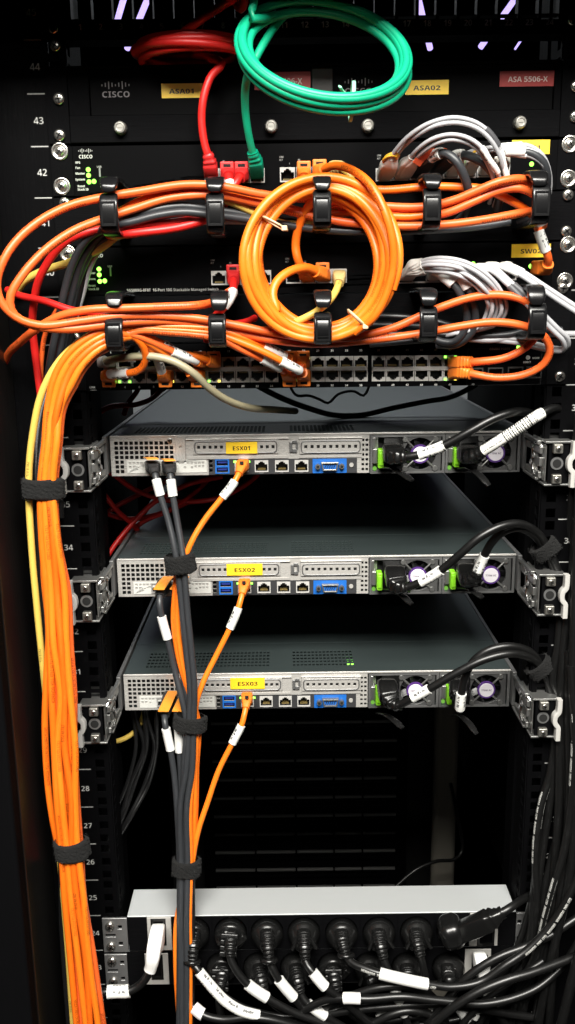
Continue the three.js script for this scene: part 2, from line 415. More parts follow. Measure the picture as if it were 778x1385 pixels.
function sfpGeo(w, h) {                                    // an empty small-form-factor cage
  return merge([tint(clean(plate(-w / 2, w / 2, -h / 2, h / 2, 0, 0.0012, [[-w * 0.43, w * 0.43, -h * 0.38, h * 0.38]])), 0.34, 0.33, 0.32),
    tint(clean(plate(-w / 2, w / 2, -h / 2, h / 2, -0.0105, 0.0104, [[-w * 0.43, w * 0.43, -h * 0.38, h * 0.38]])), 0.05, 0.05, 0.05),
    tint(clean(box(-w / 2, w / 2, -h / 2, h / 2, -0.0122, -0.0107)), 0.01, 0.01, 0.01)]);
}

// ------------------------------------------------------------------ the cabinet
const box3 = (px0, px1, py0, py1, z0, z1, r) => { const a = W(px0, (py0 + py1) / 2, z1), b = W(px1, (py0 + py1) / 2, z1), c = W((px0 + px1) / 2, py0, z1), d = W((px0 + px1) / 2, py1, z1); return box(a.x, b.x, d.y, c.y, z0, z1, r); };
const yLo = uY(17), yHi = uY(47);
const rack = thing('server_rack', 'black open cabinet with numbered mounting rails that carries all the equipment', 'server rack', [0, 0, 0]);
function railTex(side) {                                // side -1 left: numbers at x = -0.2498; side 1 right: x = 0.2522
  const w = 128, h = 2048, x0 = side < 0 ? -0.305 : 0.2225, X = (m) => ((m - x0) / 0.0825) * w, Y = (y) => (1 - (y - yLo) / (yHi - yLo)) * h;
  return canvasTex(w, h, (c) => {
    c.fillStyle = 'rgb(7,7,8)'; c.fillRect(0, 0, w, h);
    for (let i = 0; i < 900; i++) { c.fillStyle = `rgba(${i % 2 ? 255 : 0},${i % 2 ? 255 : 0},${i % 2 ? 255 : 0},0.012)`; c.fillRect(rnd() * w, rnd() * h, rr(1, 5), rr(1, 9)); }
    c.fillStyle = 'rgb(214,214,210)'; c.font = '13px sans-serif'; c.textAlign = 'center'; c.textBaseline = 'middle';
    for (let u = 18; u <= 46; u++) {
      c.fillText(String(u), X(side < 0 ? -0.2498 : 0.2522), Y(uY(u)));
      const ty = Y(uY(u) + U / 2);
      if (side < 0) c.fillRect(X(-0.2585), ty - 0.6, X(-0.2425) - X(-0.2585), 1.3); else c.fillRect(X(0.2405), ty - 0.6, X(0.2545) - X(0.2405), 1.3);
    }
  });
}
for (const s of [-1, 1]) {
  const holes = [], back = [];
  for (let u = 18; u <= 46; u++) for (const d of [-0.015875, 0, 0.015875]) {
    const y = uY(u) + d, h = 0.0047, x = s * 0.2325;
    holes.push([x - h, x + h, y - h, y + h]);
    back.push([0.005, 0.0145, y - h, y + h]);
  }
  const x0 = s < 0 ? -0.305 : 0.2225;
  const rail = part('mounting_rail', plate(x0, x0 + 0.0825, yLo, yHi, -0.0022, 0.0022, holes), matte(1, 1, 1, 0.5, { map: railTex(s), bumpMap: grain, bumpScale: 0.00012 }), rack);
  // the return flange along the opening, perforated as well
  const fl = plate(0, 0.036, yLo, yHi, 0, 0.002, back).rotateY(PI / 2).translate(s * 0.2225 - 0.001, 0, -0.0023);
  part('rail_flange', fl, M.blackSoft, rail);
  part('frame_post', [box(s * 0.29, s * 0.345, yLo, yHi, -0.13, -0.0025, 0.003), box(s * 0.235, s * 0.29, yLo, yHi, -0.13, -0.1)], M.blackSoft, rack);
}
part('side_panel', box(-0.299, -0.291, yLo, 2.24, 0.0005, 0.09, 0.002), std(0.008, 0.0075, 0.007, 0.3, 0, { bumpMap: grain, bumpScale: 0.0001 }), rack);
part('door_post', box(-0.42, -0.291, yLo, 2.24, 0.0902, 0.112, 0.004), M.blackSoft, rack);
part('door_post', box(0.326, 0.42, yLo, 2.24, 0.1552, 0.175, 0.004), M.blackSoft, rack);
part('side_panel', box(0.332, 0.339, yLo, 2.24, 0.0005, 0.155, 0.002), M.blackSoft, rack);
part('top_header', box(-0.31, 0.325, 2.056, 2.25, 0.085, 0.125, 0.004), M.black, rack);
part('added_roof', box(-0.345, 0.345, 2.252, 2.262, -0.45, 0.125), M.black, rack);  // unseen, added to keep the ceiling lamp off the rear inside
for (const s of [-1, 1]) part('side_wall', box(s * 0.346, s * 0.35, yLo, 2.12, -1.0, -0.0), M.black, rack);
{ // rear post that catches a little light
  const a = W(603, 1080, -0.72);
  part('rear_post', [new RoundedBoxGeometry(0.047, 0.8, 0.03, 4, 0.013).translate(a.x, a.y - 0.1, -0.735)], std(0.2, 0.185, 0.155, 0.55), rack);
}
M.slat = std(0.17, 0.17, 0.165, 0.45, 0.1);
// blanking panels at the far front of the cabinet, slotted
{
  const bl = thing('blanking_panels', 'black slotted blanking panels far back behind the lowest server', 'blanking panel', [0, W(400, 1075, -0.92).y, -0.92]);
  const y1 = W(400, 1075, -0.92).y;
  for (let i = -6; i < 6; i++) {
    const y = y1 - i * U;
    const hs = []; for (let k = 0; k < 5; k++) hs.push([-0.16 + k * 0.068, -0.1 + k * 0.068, y - 0.03, y - 0.026], [-0.16 + k * 0.068, -0.1 + k * 0.068, y - 0.018, y - 0.014]);
    const pn = part('panel', plate(-0.225, 0.225, y - U + 0.0012, y, -0.92, 0.0015, hs), M.black, bl);
    for (const [a, b] of [[-0.2, -0.112], [-0.108, -0.022], [-0.018, 0.062], [0.066, 0.125], [0.129, 0.2]]) part('slat', box(a, b, y - 0.0062, y - 0.0012, -0.9184, -0.912, 0.001), M.slat, pn);
  }
  part('blocker_backing', box(-0.3, 0.3, y1 - 0.5, 1.695, -0.95, -0.94), M.void, bl);  // reaches up unseen, added to block rear light from the lower lids
}
// ceiling lamps: one over this aisle, plus unseen ones added for fill and lid sheen; tubes of the aisle beyond seen through the open top
function ceilingLamp(label, c) {
  const t = thing('ceiling_lamp', label, 'ceiling lamp', [c.x, c.y, c.z]);
  part('housing', [box(c.x - c.w / 2 - 0.02, c.x + c.w / 2 + 0.02, c.y + 0.004, c.y + 0.06, c.z - c.d / 2 - 0.02, c.z + c.d / 2 + 0.02)], M.white, t);
  part('diffuser', box(c.x - c.w / 2, c.x + c.w / 2, c.y, c.y + 0.0035, c.z - c.d / 2, c.z + c.d / 2), new THREE.MeshStandardMaterial({ color: 0x777777, emissive: lampCol, emissiveIntensity: 3 }), t);
}
ceilingLamp('white ceiling panel lamp right above the aisle in front of the rack', LAMP);
ceilingLamp('unseen white panel lamp added beyond the rack for sheen on the lids', SHEEN);
{
  const w = thing('sheen_wall', 'unseen pale wall added beyond the rack to shine in the lids', 'wall', [0, 1.1, -2.95]); w.userData.kind = 'structure';
  part('wall_face', box(-1.6, 1.6, 1.1, 2.1, -3.0, -2.95), std(0.6, 0.62, 0.63, 0.7), w);  // unseen, added for its reflection in the top server lid
}
ceilingLamp('unseen white panel lamp added behind the camera as frontal fill', FILL);
const tubeMat = new THREE.MeshStandardMaterial({ color: 0x888888, emissive: lin(0.5, 0.4, 0.95), emissiveIntensity: 1.6 });
[['slanting lit tube seen through the third panel opening from the left', 168, -4, 157, 34], ['slanting lit tube seen through the fourth panel opening from the left', 201, -4, 172, 66],
  ['lit tube seen left of the number 18', 565, -6, 582, 66], ['lit tube seen slanting under the numbers 21 and 22', 700, -6, 650, 64], ['faint lit tube slanting under the number 23', 716, 38, 697, 66]].forEach(([l, x0, y0, x1, y1]) => {
  const a = W(x0, y0, -3.3), b = W(x1, y1, -3.5), t = thing('light_tube', l, 'light tube', a);
  const c = new THREE.LineCurve3(a, b);
  const q = l.startsWith('faint') ? 0.005 : 0.013;
  part('glass_tube', sweep(c, 0, 1, 2, 14, () => [q, q]), tubeMat, t);
  const m = a.clone().lerp(b, 0.5), pl = new THREE.RectAreaLight(lin(0.72, 0.66, 1), 3, 0.026, a.distanceTo(b));
  pl.position.copy(m).add(new V3(0, -0.0, q + 0.004)); pl.rotation.y = PI; pl.castShadow = true; scene.add(pl);
});

// ------------------------------------------------------------------ unit 45: keystone panel with numbers
const P45 = thing('keystone_panel', 'black empty 24-port keystone panel numbered along its lower edge at the top of the rack', 'patch panel', [0, uY(45), 0]);
{
  const yT = uY(45) + 0.022, yB = W(430, 50, 0.003).y, holes = [], xs = [];
  for (let i = 0; i < 24; i++) { const a = W(107 + i * 27.74, 12, 0.003), b = W(107 + i * 27.74, 25.5, 0.003); xs.push(a.x); holes.push([a.x - 0.0076, a.x + 0.0076, b.y, yT - 0.003]); }
  const tex = canvasTex(2048, 192, (c, w, h) => {
    c.fillStyle = 'rgb(7,7,8)'; c.fillRect(0, 0, w, h); c.fillStyle = 'rgb(150,140,148)'; c.font = 'bold 28px sans-serif'; c.textAlign = 'center'; c.textBaseline = 'middle';
    xs.forEach((x, i) => { const p = W(107 + i * 27.74, 36.5 - i * 0.3, 0.003); c.fillText(String(i + 1), ((x + 0.241) / 0.482) * w, (1 - (p.y - yB) / (yT - yB)) * h); });
  });
  part('faceplate', plate(-0.241, 0.241, yB, yT, 0.0008, 0.0014, holes), matte(1, 1, 1, 0.5, { map: tex }), P45);
  part('lower_lip', box(-0.222, 0.222, yB, yB + 0.0012, -0.02, 0.0006), M.blackSoft, P45);
  xs.forEach((x) => { const m = part('port_frame', plate(x - 0.0085, x + 0.0085, holes[0][2] - 0.0009, yT - 0.002, -0.009, 0.0096, [[x - 0.0076, x + 0.0076, holes[0][2], yT - 0.003]]), M.black, P45); });
  for (const [x, y] of [[72, 38], [775, 27]]) { const p = W(x, y, 0.0024); piece('screw', screwPan, M.screw, P45, p.x, p.y, p.z, [0, 0, rr(0, 3)]); }
}
// ------------------------------------------------------------------ unit 43-44: shelf with two small firewalls
const SH = thing('firewall_shelf', 'black rack shelf with four silver thumbscrews holding two small firewalls', 'rack shelf', [0, uY(43), 0]);
{
  const yB = W(430, 190, 0).y, yM = W(430, 153, 0).y, yT = W(430, 85, 0).y, X = (x) => W(x, 130, 0).x;
  part('lower_bar', box(-0.2215, 0.2215, yB, yM, -0.02, 0.0028, 0.001), M.blackSoft, SH);
  part('top_lip', box(-0.2215, 0.2215, yT - 0.0022, yT, -0.12, 0.0014, 0.0008), M.blackSoft, SH);
  part('tray', box(-0.22, 0.22, yM - 0.002, yM, -0.22, -0.0205), M.black, SH);
  part('cheek', [box(-0.2215, X(121), yM, yT - 0.0023, -0.1, 0.0008, 0.0006)], M.blackSoft, SH);
  part('cheek', [box(X(749), 0.2215, yM, yT - 0.0023, -0.1, 0.0008, 0.0006)], M.blackSoft, SH);
  part('divider', [box(X(422), X(451), yM, yT - 0.0023, -0.1, -0.006, 0.0006)], std(0.045, 0.042, 0.038, 0.5), SH);
  part('ear', box(-0.241, -0.2217, yB, yT, 0.0004, 0.0026), M.blackSoft, SH); part('ear', box(0.2217, 0.241, yB, yT, 0.0004, 0.0026), M.blackSoft, SH);
  for (const [x, y] of [[164, 174], [367, 172], [497, 171], [702, 167]]) {
    const p = W(x, y, 0.003);
    part('thumbscrew', [cyl(0.0054, 0.0058, 0.006, p.x, p.y, p.z + 0.003, 'z', 26), cyl(0.0045, 0.0054, 0.0015, p.x, p.y, p.z + 0.0067, 'z', 26), new THREE.TorusGeometry(0.0035, 0.0006, 8, 24).translate(p.x, p.y, p.z + 0.0075), cbox(p.x, p.y, p.z + 0.0077, 0.004, 0.0008, 0.0006)], M.nickel, SH);
  }
  for (const [x, y] of [[75, 62], [80, 134], [81, 183], [779, 117], [778, 158]]) { const p = W(x, y, 0.0028); piece('screw', screwPan, M.screw, SH, p.x, p.y, p.z, [0, 0, rr(0, 3)]); }
  const fwTex = canvasTex(1024, 236, (c, w, h) => { c.fillStyle = 'rgb(7,7,8)'; c.fillRect(0, 0, w, h); logo(c, 118, 82, 58, 'rgb(128,124,126)'); });
  const red = tape('ASA 5506-X', 'rgb(158,28,22)', 'rgb(214,196,190)', 384, 108, 'bold 52px sans-serif', 1.0);
  const fm = matte(1, 1, 1, 0.5, { map: fwTex });
  [[122, 421, 219, 274, 'ASA01', 344, 383, 'left black firewall with a yellow name tag, its red plate behind the green coil'], [451, 748, 548, 607, 'ASA02', 676, 753, 'right black firewall with a yellow name tag and a fully visible red plate']].forEach(([a, b, ya, yb, txt, r0, r1, lab]) => {
    const f = thing('firewall', lab, 'firewall', [(X(a) + X(b)) / 2, yM, -0.01], 'small firewalls on the shelf');
    part('case', box(X(a), X(b), yM + 0.001, yT - 0.003, -0.19, -0.0032, 0.002), M.blackSoft, f);
    part('faceplate', printBox(X(a), X(b), yM + 0.001, yT - 0.003, -0.0031, -0.0022), fm, f);
    const p0 = W(ya, 132, -0.002), p1 = W(yb, 113, -0.002), pm = W((ya + yb) / 2, 132 - (ya > 500 ? 4 : -0.5), -0.002).y, pt = W((ya + yb) / 2, 112.5 - (ya > 500 ? 4 : -0.5), -0.002).y;
    part('name_tag', printBox(p0.x, p1.x, pm, pt, -0.0021, -0.0015), tape(txt, 'rgb(240,200,44)', 'rgb(20,18,12)', 256, 96, 'bold 44px sans-serif', 1.25), f);
    const xr = W(ya > 500 ? 753 : 421, 107, -0.002).x, y0 = W(r0, ya > 500 ? 117.5 : 122, -0.002).y, y1 = W(r0, ya > 500 ? 96.5 : 98, -0.002).y, xl = W(r0, 107, -0.002).x;
    part('model_plate', printBox(xl, xl + 0.0505, y0, y1, -0.0021, -0.0014), red, f);
  });
}
// ------------------------------------------------------------------ units 42 and 40: managed switches
const jack20 = jackGeo(0.0138, 0.0128, 1), sfpHole = sfpGeo(0.0146, 0.0112), ledGeo = new THREE.SphereGeometry(0.0021, 12, 8).scale(1, 1, 0.5);
const leds = [[119.6, 229.5], [120, 237.3], [120.8, 246], [127.4, 245.4]];
function makeSwitch(u, label, name, dx, dy, ports, sfp) {
  const zf = 0.0025, s = (x, y) => W(x, y, zf), yB = uY(u) - 0.0213, yT = uY(u) + 0.0216, x0 = -0.2205, x1 = 0.2205;
  const t = thing('network_switch', label, 'network switch', [0, yB, 0], 'managed switches');
  const holes = [], jp = [], sp = [];
  for (const [x, y] of ports) { const p = s(x, y); jp.push(p); holes.push([p.x - 0.0069, p.x + 0.0069, p.y - 0.0064, p.y + 0.0064]); }
  for (const [x, y] of sfp) { const p = s(x, y); sp.push(p); holes.push([p.x - 0.0073, p.x + 0.0073, p.y - 0.0056, p.y + 0.0056]); }
  const tw = 2048, th = 192, cx = (x) => ((x - x0) / (x1 - x0)) * tw, cy = (y) => (1 - (y - yB) / (yT - yB)) * th;
  const tex = canvasTex(tw, th, (c) => {
    c.fillStyle = 'rgb(7,7,8)'; c.fillRect(0, 0, tw, th);
    const tx = (str, x, y, px, al = 'left', bold = '') => { const p = s(x, y); c.font = `${bold} ${px}px sans-serif`; c.textAlign = al; c.textBaseline = 'middle'; c.fillText(str, cx(p.x), cy(p.y)); };
    const lg = s(115.5 + dx, 204.5 + dy); logo(c, cx(lg.x), cy(lg.y), 26, 'rgb(190,190,186)');
    c.fillStyle = 'rgb(196,196,192)';
    [['RPS', 220], ['Fan', 227], ['Master', 235], ['System', 243], ['Reset', 252], ['Stack ID', 256.5]].forEach(([w, y], i) => tx(w, 102 + dx + (i > 3 ? 3 : 0), y + dy, 12, 'left', 'bold'));
    tx('USB', 131 + dx, 226 + dy, 11);
    tx('SG500XG-8F8T  16-Port 10G Stackable Managed Switch', 157 + dx, 258.5 + dy, 15.5, 'left', 'bold');
    for (const [x, y] of [ports[0], ports[4]]) { tx('LINK', x - 11, y - 24, 8.5); tx('ACT', x - 11, y - 20, 8.5); tx('1', x + 2, y - 15, 9); tx('2', x + 22, y - 16, 9); tx('XG', x + 14, y - 20, 8.5); }
    tx('LINK', sfp[0][0] - 9, sfp[0][1] - 26, 8.5); tx('ACT', sfp[0][0] - 9, sfp[0][1] - 22, 8.5);
  });
  part('faceplate', plate(x0, x1, yB, yT, zf - 0.0011, 0.0011, holes), matte(1, 1, 1, 0.42, { map: tex }), t);
  part('case', chassis(x0, x1, yB, yT, zf - 0.0012, 0.3, 0.0125), M.black, t);
  part('ear', [box(-0.241, x0 - 0.0003, yB, yT, 0.0004, 0.0026, 0.0005)], M.blackSoft, t);
  part('ear', [box(x1 + 0.0003, 0.241, yB, yT, 0.0004, 0.0026, 0.0005)], M.blackSoft, t);
  jp.forEach((p) => piece('port', jack20, M.vc, t, p.x, p.y, zf));
  sp.forEach((p) => piece('optical_port', sfpHole, M.vc, t, p.x, p.y, zf));
  for (const [x, y] of leds) { const p = s(x + dx, y + dy); piece('indicator', ledGeo, M.led, t, p.x, p.y, zf + 0.0004); }
  const ub = s(135.3 + dx, 233 + dy); part('usb_socket', cbox(ub.x, ub.y, zf + 0.0003, 0.0015, 0.008, 0.0008), M.steelDark, t);
  const gl = s(122 + dx, 240 + dy), pl = new THREE.PointLight(lin(0.3, 1, 0.1), 0.0012, 0.4); pl.position.set(gl.x, gl.y, zf + 0.006); pl.castShadow = true; scene.add(pl);
  name.forEach(([txt, xa, xb, ya, yb]) => { const a = s(xa, yb), b = s(xb, ya); part('name_tag', printBox(a.x, b.x, a.y, b.y, zf + 0.0001, zf + 0.0006), tape(txt, 'rgb(240,200,44)', 'rgb(22,20,12)', 256, 96, 'bold 44px sans-serif', 1.25), t); });
  return t;
}
const p42 = [[287, 238], [308, 238], [327, 237.5], [348, 237.5], [389, 236.5], [411, 236], [432.5, 235.5], [453, 235]], s42 = [], s40 = [], p40 = [[296, 376], [316, 376], [336, 375.5], [357, 375], [397, 374], [418, 374], [439, 373.5], [459, 373]];
for (let i = 0; i < 8; i++) { s42.push([519 + i * 22.8, 236.5 - i * 0.9]); s40.push([548 + i * 19.4 + (i > 3 ? 4 : 0), 375 - i * 0.6]); }
const SW1 = makeSwitch(42, 'upper of the two black managed switches, with red plugs in its left port block', [['SW01', 692, 744, 189, 209]], 0, 0, p42, s42);
const SW2 = makeSwitch(40, 'lower of the two black managed switches, half hidden behind the orange coil', [['SW02', 691.5, 745, 329.5, 348.5]], 14.5, 134.5, p40, s40);
for (const [t, arr] of [[SW1, [[81, 205], [84, 252], [771, 195], [769, 241.5]]], [SW2, [[92, 343], [97, 411], [768.5, 331], [764, 380]]]]) for (const [x, y] of arr) { const p = W(x, y, 0.0027); piece('screw', screwWash, M.screw, t, p.x, p.y, p.z, [0, 0, rr(0, 3)]); }
for (const [t, arr] of [[SW1, [[543, 220], [620, 218], [719, 222]]], [SW2, [[540, 362], [640, 357], [718, 360]]]]) for (const [x, y] of arr) { const p = W(x, y, 0.0027); piece('indicator', ledGeo, M.led, t, p.x, p.y, p.z + 0.0004); }

// ------------------------------------------------------------------ units 41 and 39: cable managers with open rings
function manager(u, label, rings, screws) {
  const yB = uY(u) - 0.0213, yT = uY(u) + 0.0216, t = thing('cable_manager', label, 'cable manager', [0, yB, 0], 'cable managers');
  part('panel', [box(-0.241, 0.241, yB, yT, 0.0004, 0.0026, 0.0006), box(-0.222, 0.222, yB, yB + 0.002, -0.03, 0.0003), box(-0.222, 0.222, yT - 0.002, yT, -0.03, 0.0003)], M.blackSoft, t);
  for (const [x, sa, sb, fa, fb, xs] of rings) {
    const zf = 0.078, k = (px, py, z) => W(px, py, z);
    const c0 = k(x, fb, zf), c1 = k(x, fa, zf), s0 = k(xs ?? x, sa, zf), s1 = k(xs ?? x, sb, zf);
    const X = c0.x, lo = [], hi = [];
    lo.push(new V3(X, c0.y + 0.004, 0.0028), new V3(X, c0.y + 0.003, 0.03), new V3(X, c0.y + 0.0022, zf - 0.016), new V3(X, c0.y + 0.0035, zf - 0.006), new V3(X, c0.y + 0.008, zf - 0.0015), new V3(X, (c0.y + c1.y) / 2, zf), new V3(X, c1.y - 0.007, zf - 0.001), new V3(X, c1.y - 0.002, zf - 0.0045), new V3(X, c1.y, zf - 0.009));
    hi.push(new V3(s0.x, s0.y - 0.002, 0.0028), new V3(s0.x, s0.y - 0.002, 0.03), new V3(s0.x, s0.y - 0.0022, zf - 0.018), new V3(s0.x, s0.y - 0.0042, zf - 0.006), new V3(s0.x, s0.y - 0.009, zf - 0.001), new V3(s0.x, s1.y + 0.0025, zf), new V3(s0.x, s1.y, zf - 0.0008));
    const W2 = 0.0078;
    const a = sweep(curveOf(lo), 0, 1, 64, 28, (q) => { const e = q > 0.93 ? Math.sqrt(Math.max(0.02, 1 - ((q - 0.93) / 0.07) ** 2)) : 1; return [W2 * (0.55 + 0.45 * e) * (q < 0.4 ? 0.8 : 1), 0.0024 * (0.5 + 0.5 * e), 5]; }, 'x');
    const b = sweep(curveOf(hi), 0, 1, 56, 28, (q) => { const e = q > 0.86 ? Math.sqrt(Math.max(0.02, 1 - ((q - 0.86) / 0.14) ** 2)) : 1; return [W2 * (0.5 + 0.5 * e) * (q < 0.5 ? 0.85 : 1), 0.0026, 5]; }, 'x');
    const ym = (c0.y + c1.y) / 2 + 0.001, fr = plate(X - 0.0062, X + 0.0062, ym - 0.0105, ym + 0.0095, zf + 0.0018, 0.0009, [[X - 0.0047, X + 0.0047, ym - 0.009, ym + 0.008]]);
    part('ring', [a, b, fr], M.hook, t);
  }
  for (const [x, y] of screws) { const p = W(x, y, 0.0028); piece('screw', screwPan, M.screw, t, p.x, p.y, p.z, [0, 0, rr(0, 3)]); }
  return t;
}
M.hook = std(0.006, 0.006, 0.0065, 0.26);
manager(41, 'upper black cable manager with five open rings around the orange cables', [[149, 236, 258, 262, 318, 146], [292, 236, 258, 261, 318, 290], [436, 235, 256, 257, 311], [584, 231, 254, 255, 310, 586], [731, 227, 250, 248, 304, 731]], [[88, 275], [768, 264], [765.5, 313]]);
manager(39, 'lower black cable manager with five open rings above the port switch', [[155.5, 394, 413, 431, 476, 153], [294.5, 393, 419, 426, 471, 296], [437, 392, 415, 424, 467, 437], [579.5, 389, 412, 416, 463, 580.5], [726, 384, 411, 411, 461, 727]], [[102, 457], [761, 390]]);

// ------------------------------------------------------------------ unit 38: 48-port switch
const P48 = thing('port_switch', 'black 48-port switch with two rows of ports and orange plugs under the lower cable manager', 'network switch', [0, uY(38) - 0.0213, 0]);
{
  const zf = 0.0025, s = (x, y) => W(x, y, zf), yB = uY(38) - 0.0213, yT = uY(38) + 0.0216, x0 = -0.2205, x1 = 0.2205, holes = [], pos = [];
  const X = (c) => 140.5 + 9.3 + Math.floor(c / 6) * 120.8 + (c % 6) * 19.35, top = (x) => 490.5 - (x - 390) * 0.008, bot = (x) => 508.3 - (x - 390) * 0.008;
  for (let c = 0; c < 24; c++) for (const r of [0, 1]) { const x = X(c), p = s(x, r ? bot(x) : top(x)); pos.push([p, r, c]); }
  const pw = 0.0131, ph = 0.0116;
  for (const [p] of pos) holes.push([p.x - pw / 2, p.x + pw / 2, p.y - ph / 2, p.y + ph / 2]);
  const sf = [[670, 505], [697, 504], [722, 503.5], [643, 505.5]].map(([x, y]) => s(x, y));
  for (const p of sf) holes.push([p.x - 0.0073, p.x + 0.0073, p.y - 0.0056, p.y + 0.0056]);
  const tw = 2048, th = 192, cx = (x) => ((x - x0) / (x1 - x0)) * tw, cy = (y) => (1 - (y - yB) / (yT - yB)) * th;
  const tex = canvasTex(tw, th, (c) => {
    c.fillStyle = 'rgb(7,7,8)'; c.fillRect(0, 0, tw, th); c.fillStyle = 'rgb(200,200,196)'; c.textAlign = 'center'; c.textBaseline = 'middle';
    const tx = (str, x, y, f = 13) => { const p = s(x, y); c.font = `bold ${f}px sans-serif`; c.fillText(str, cx(p.x), cy(p.y)); };
    for (let k = 0; k < 24; k++) { const x = X(k); tx(String(2 * k + 1), x, top(x) - 15.8); tx(String(2 * k + 2), x, bot(x) + 13.5); }
    tx('COMBO PORTS', 676, 472); tx('MODE', 725, 484.5, 11); tx('49', 640, 520, 11); tx('DIRECT', 713, 490, 10); tx('LINK', 125, 524, 11); tx('SPEED', 127, 529, 10); tx('STATUS', 655, 490, 10);
    c.strokeStyle = 'rgb(60,60,60)'; c.lineWidth = 2; const a = s(633, 472), b = s(731, 520); c.strokeRect(cx(a.x), cy(a.y), cx(b.x) - cx(a.x), cy(b.y) - cy(a.y));
  });
  part('faceplate', plate(x0, x1, yB, yT, zf - 0.0011, 0.0011, holes), matte(1, 1, 1, 0.45, { map: tex }), P48);
  part('case', chassis(x0, x1, yB, yT, zf - 0.0012, 0.26, 0.0125), M.black, P48);
  part('ear', box(-0.241, x0 - 0.0003, yB, yT, 0.0004, 0.0026, 0.0005), M.blackSoft, P48);
  part('ear', box(x1 + 0.0003, 0.241, yB, yT, 0.0004, 0.0026, 0.0005), M.blackSoft, P48);
  const up = jackGeo(pw, ph, 1), dn = jackGeo(pw, ph, -1);
  for (const [p, r] of pos) piece('port', r ? dn : up, M.vc, P48, p.x, p.y, zf);
  for (const p of sf) piece('optical_port', sfpHole, M.vcDark ??= new THREE.MeshStandardMaterial({ vertexColors: true, color: 0x555555, roughness: 0.5 }), P48, p.x, p.y, zf);
  for (let g = 0; g < 4; g++) { const a = s(X(g * 6) - 9.3, 499.5), b = s(X(g * 6 + 5) + 9.5, 499.5); part('bezel_strip', box(a.x, b.x, a.y - 0.0019, a.y + 0.0019, zf + 0.0001, zf + 0.0016, 0.0005), M.greyPlate, P48); }
  const small = new THREE.BoxGeometry(0.0022, 0.0018, 0.0008);
  for (const [c, r, m] of [[0, 0, M.led], [0, 1, M.ledAmber], [1, 1, M.led], [4, 1, M.ledAmber], [7, 1, M.ledAmber], [6, 0, M.led], [12, 0, M.led], [12, 1, M.ledAmber], [13, 0, M.ledAmber], [13, 1, M.ledAmber], [23, 0, M.led], [23, 1, M.ledAmber]]) for (const d of [-1, 1]) {
    const x = X(c), p = s(x + d * 6.8, r ? bot(x) + 6.2 : top(x) - 6.2); piece('indicator', small, d > 0 ? m : M.led, P48, p.x, p.y, zf + 0.0014);
  }
  const q = s(701.5, 469.5); piece('indicator', ledGeo, M.led, P48, q.x, q.y, zf + 0.0004);
  const q2 = s(714, 483.5); part('mode_button', cyl(0.002, 0.002, 0.001, q2.x, q2.y, zf + 0.0006), M.greyPlate, P48);
  for (const [x, y] of [[109, 497], [757, 509]]) { const p = W(x, y, 0.0027); piece('screw', screwPan, M.screw, P48, p.x, p.y, p.z, [0, 0, rr(0, 3)]); }
}

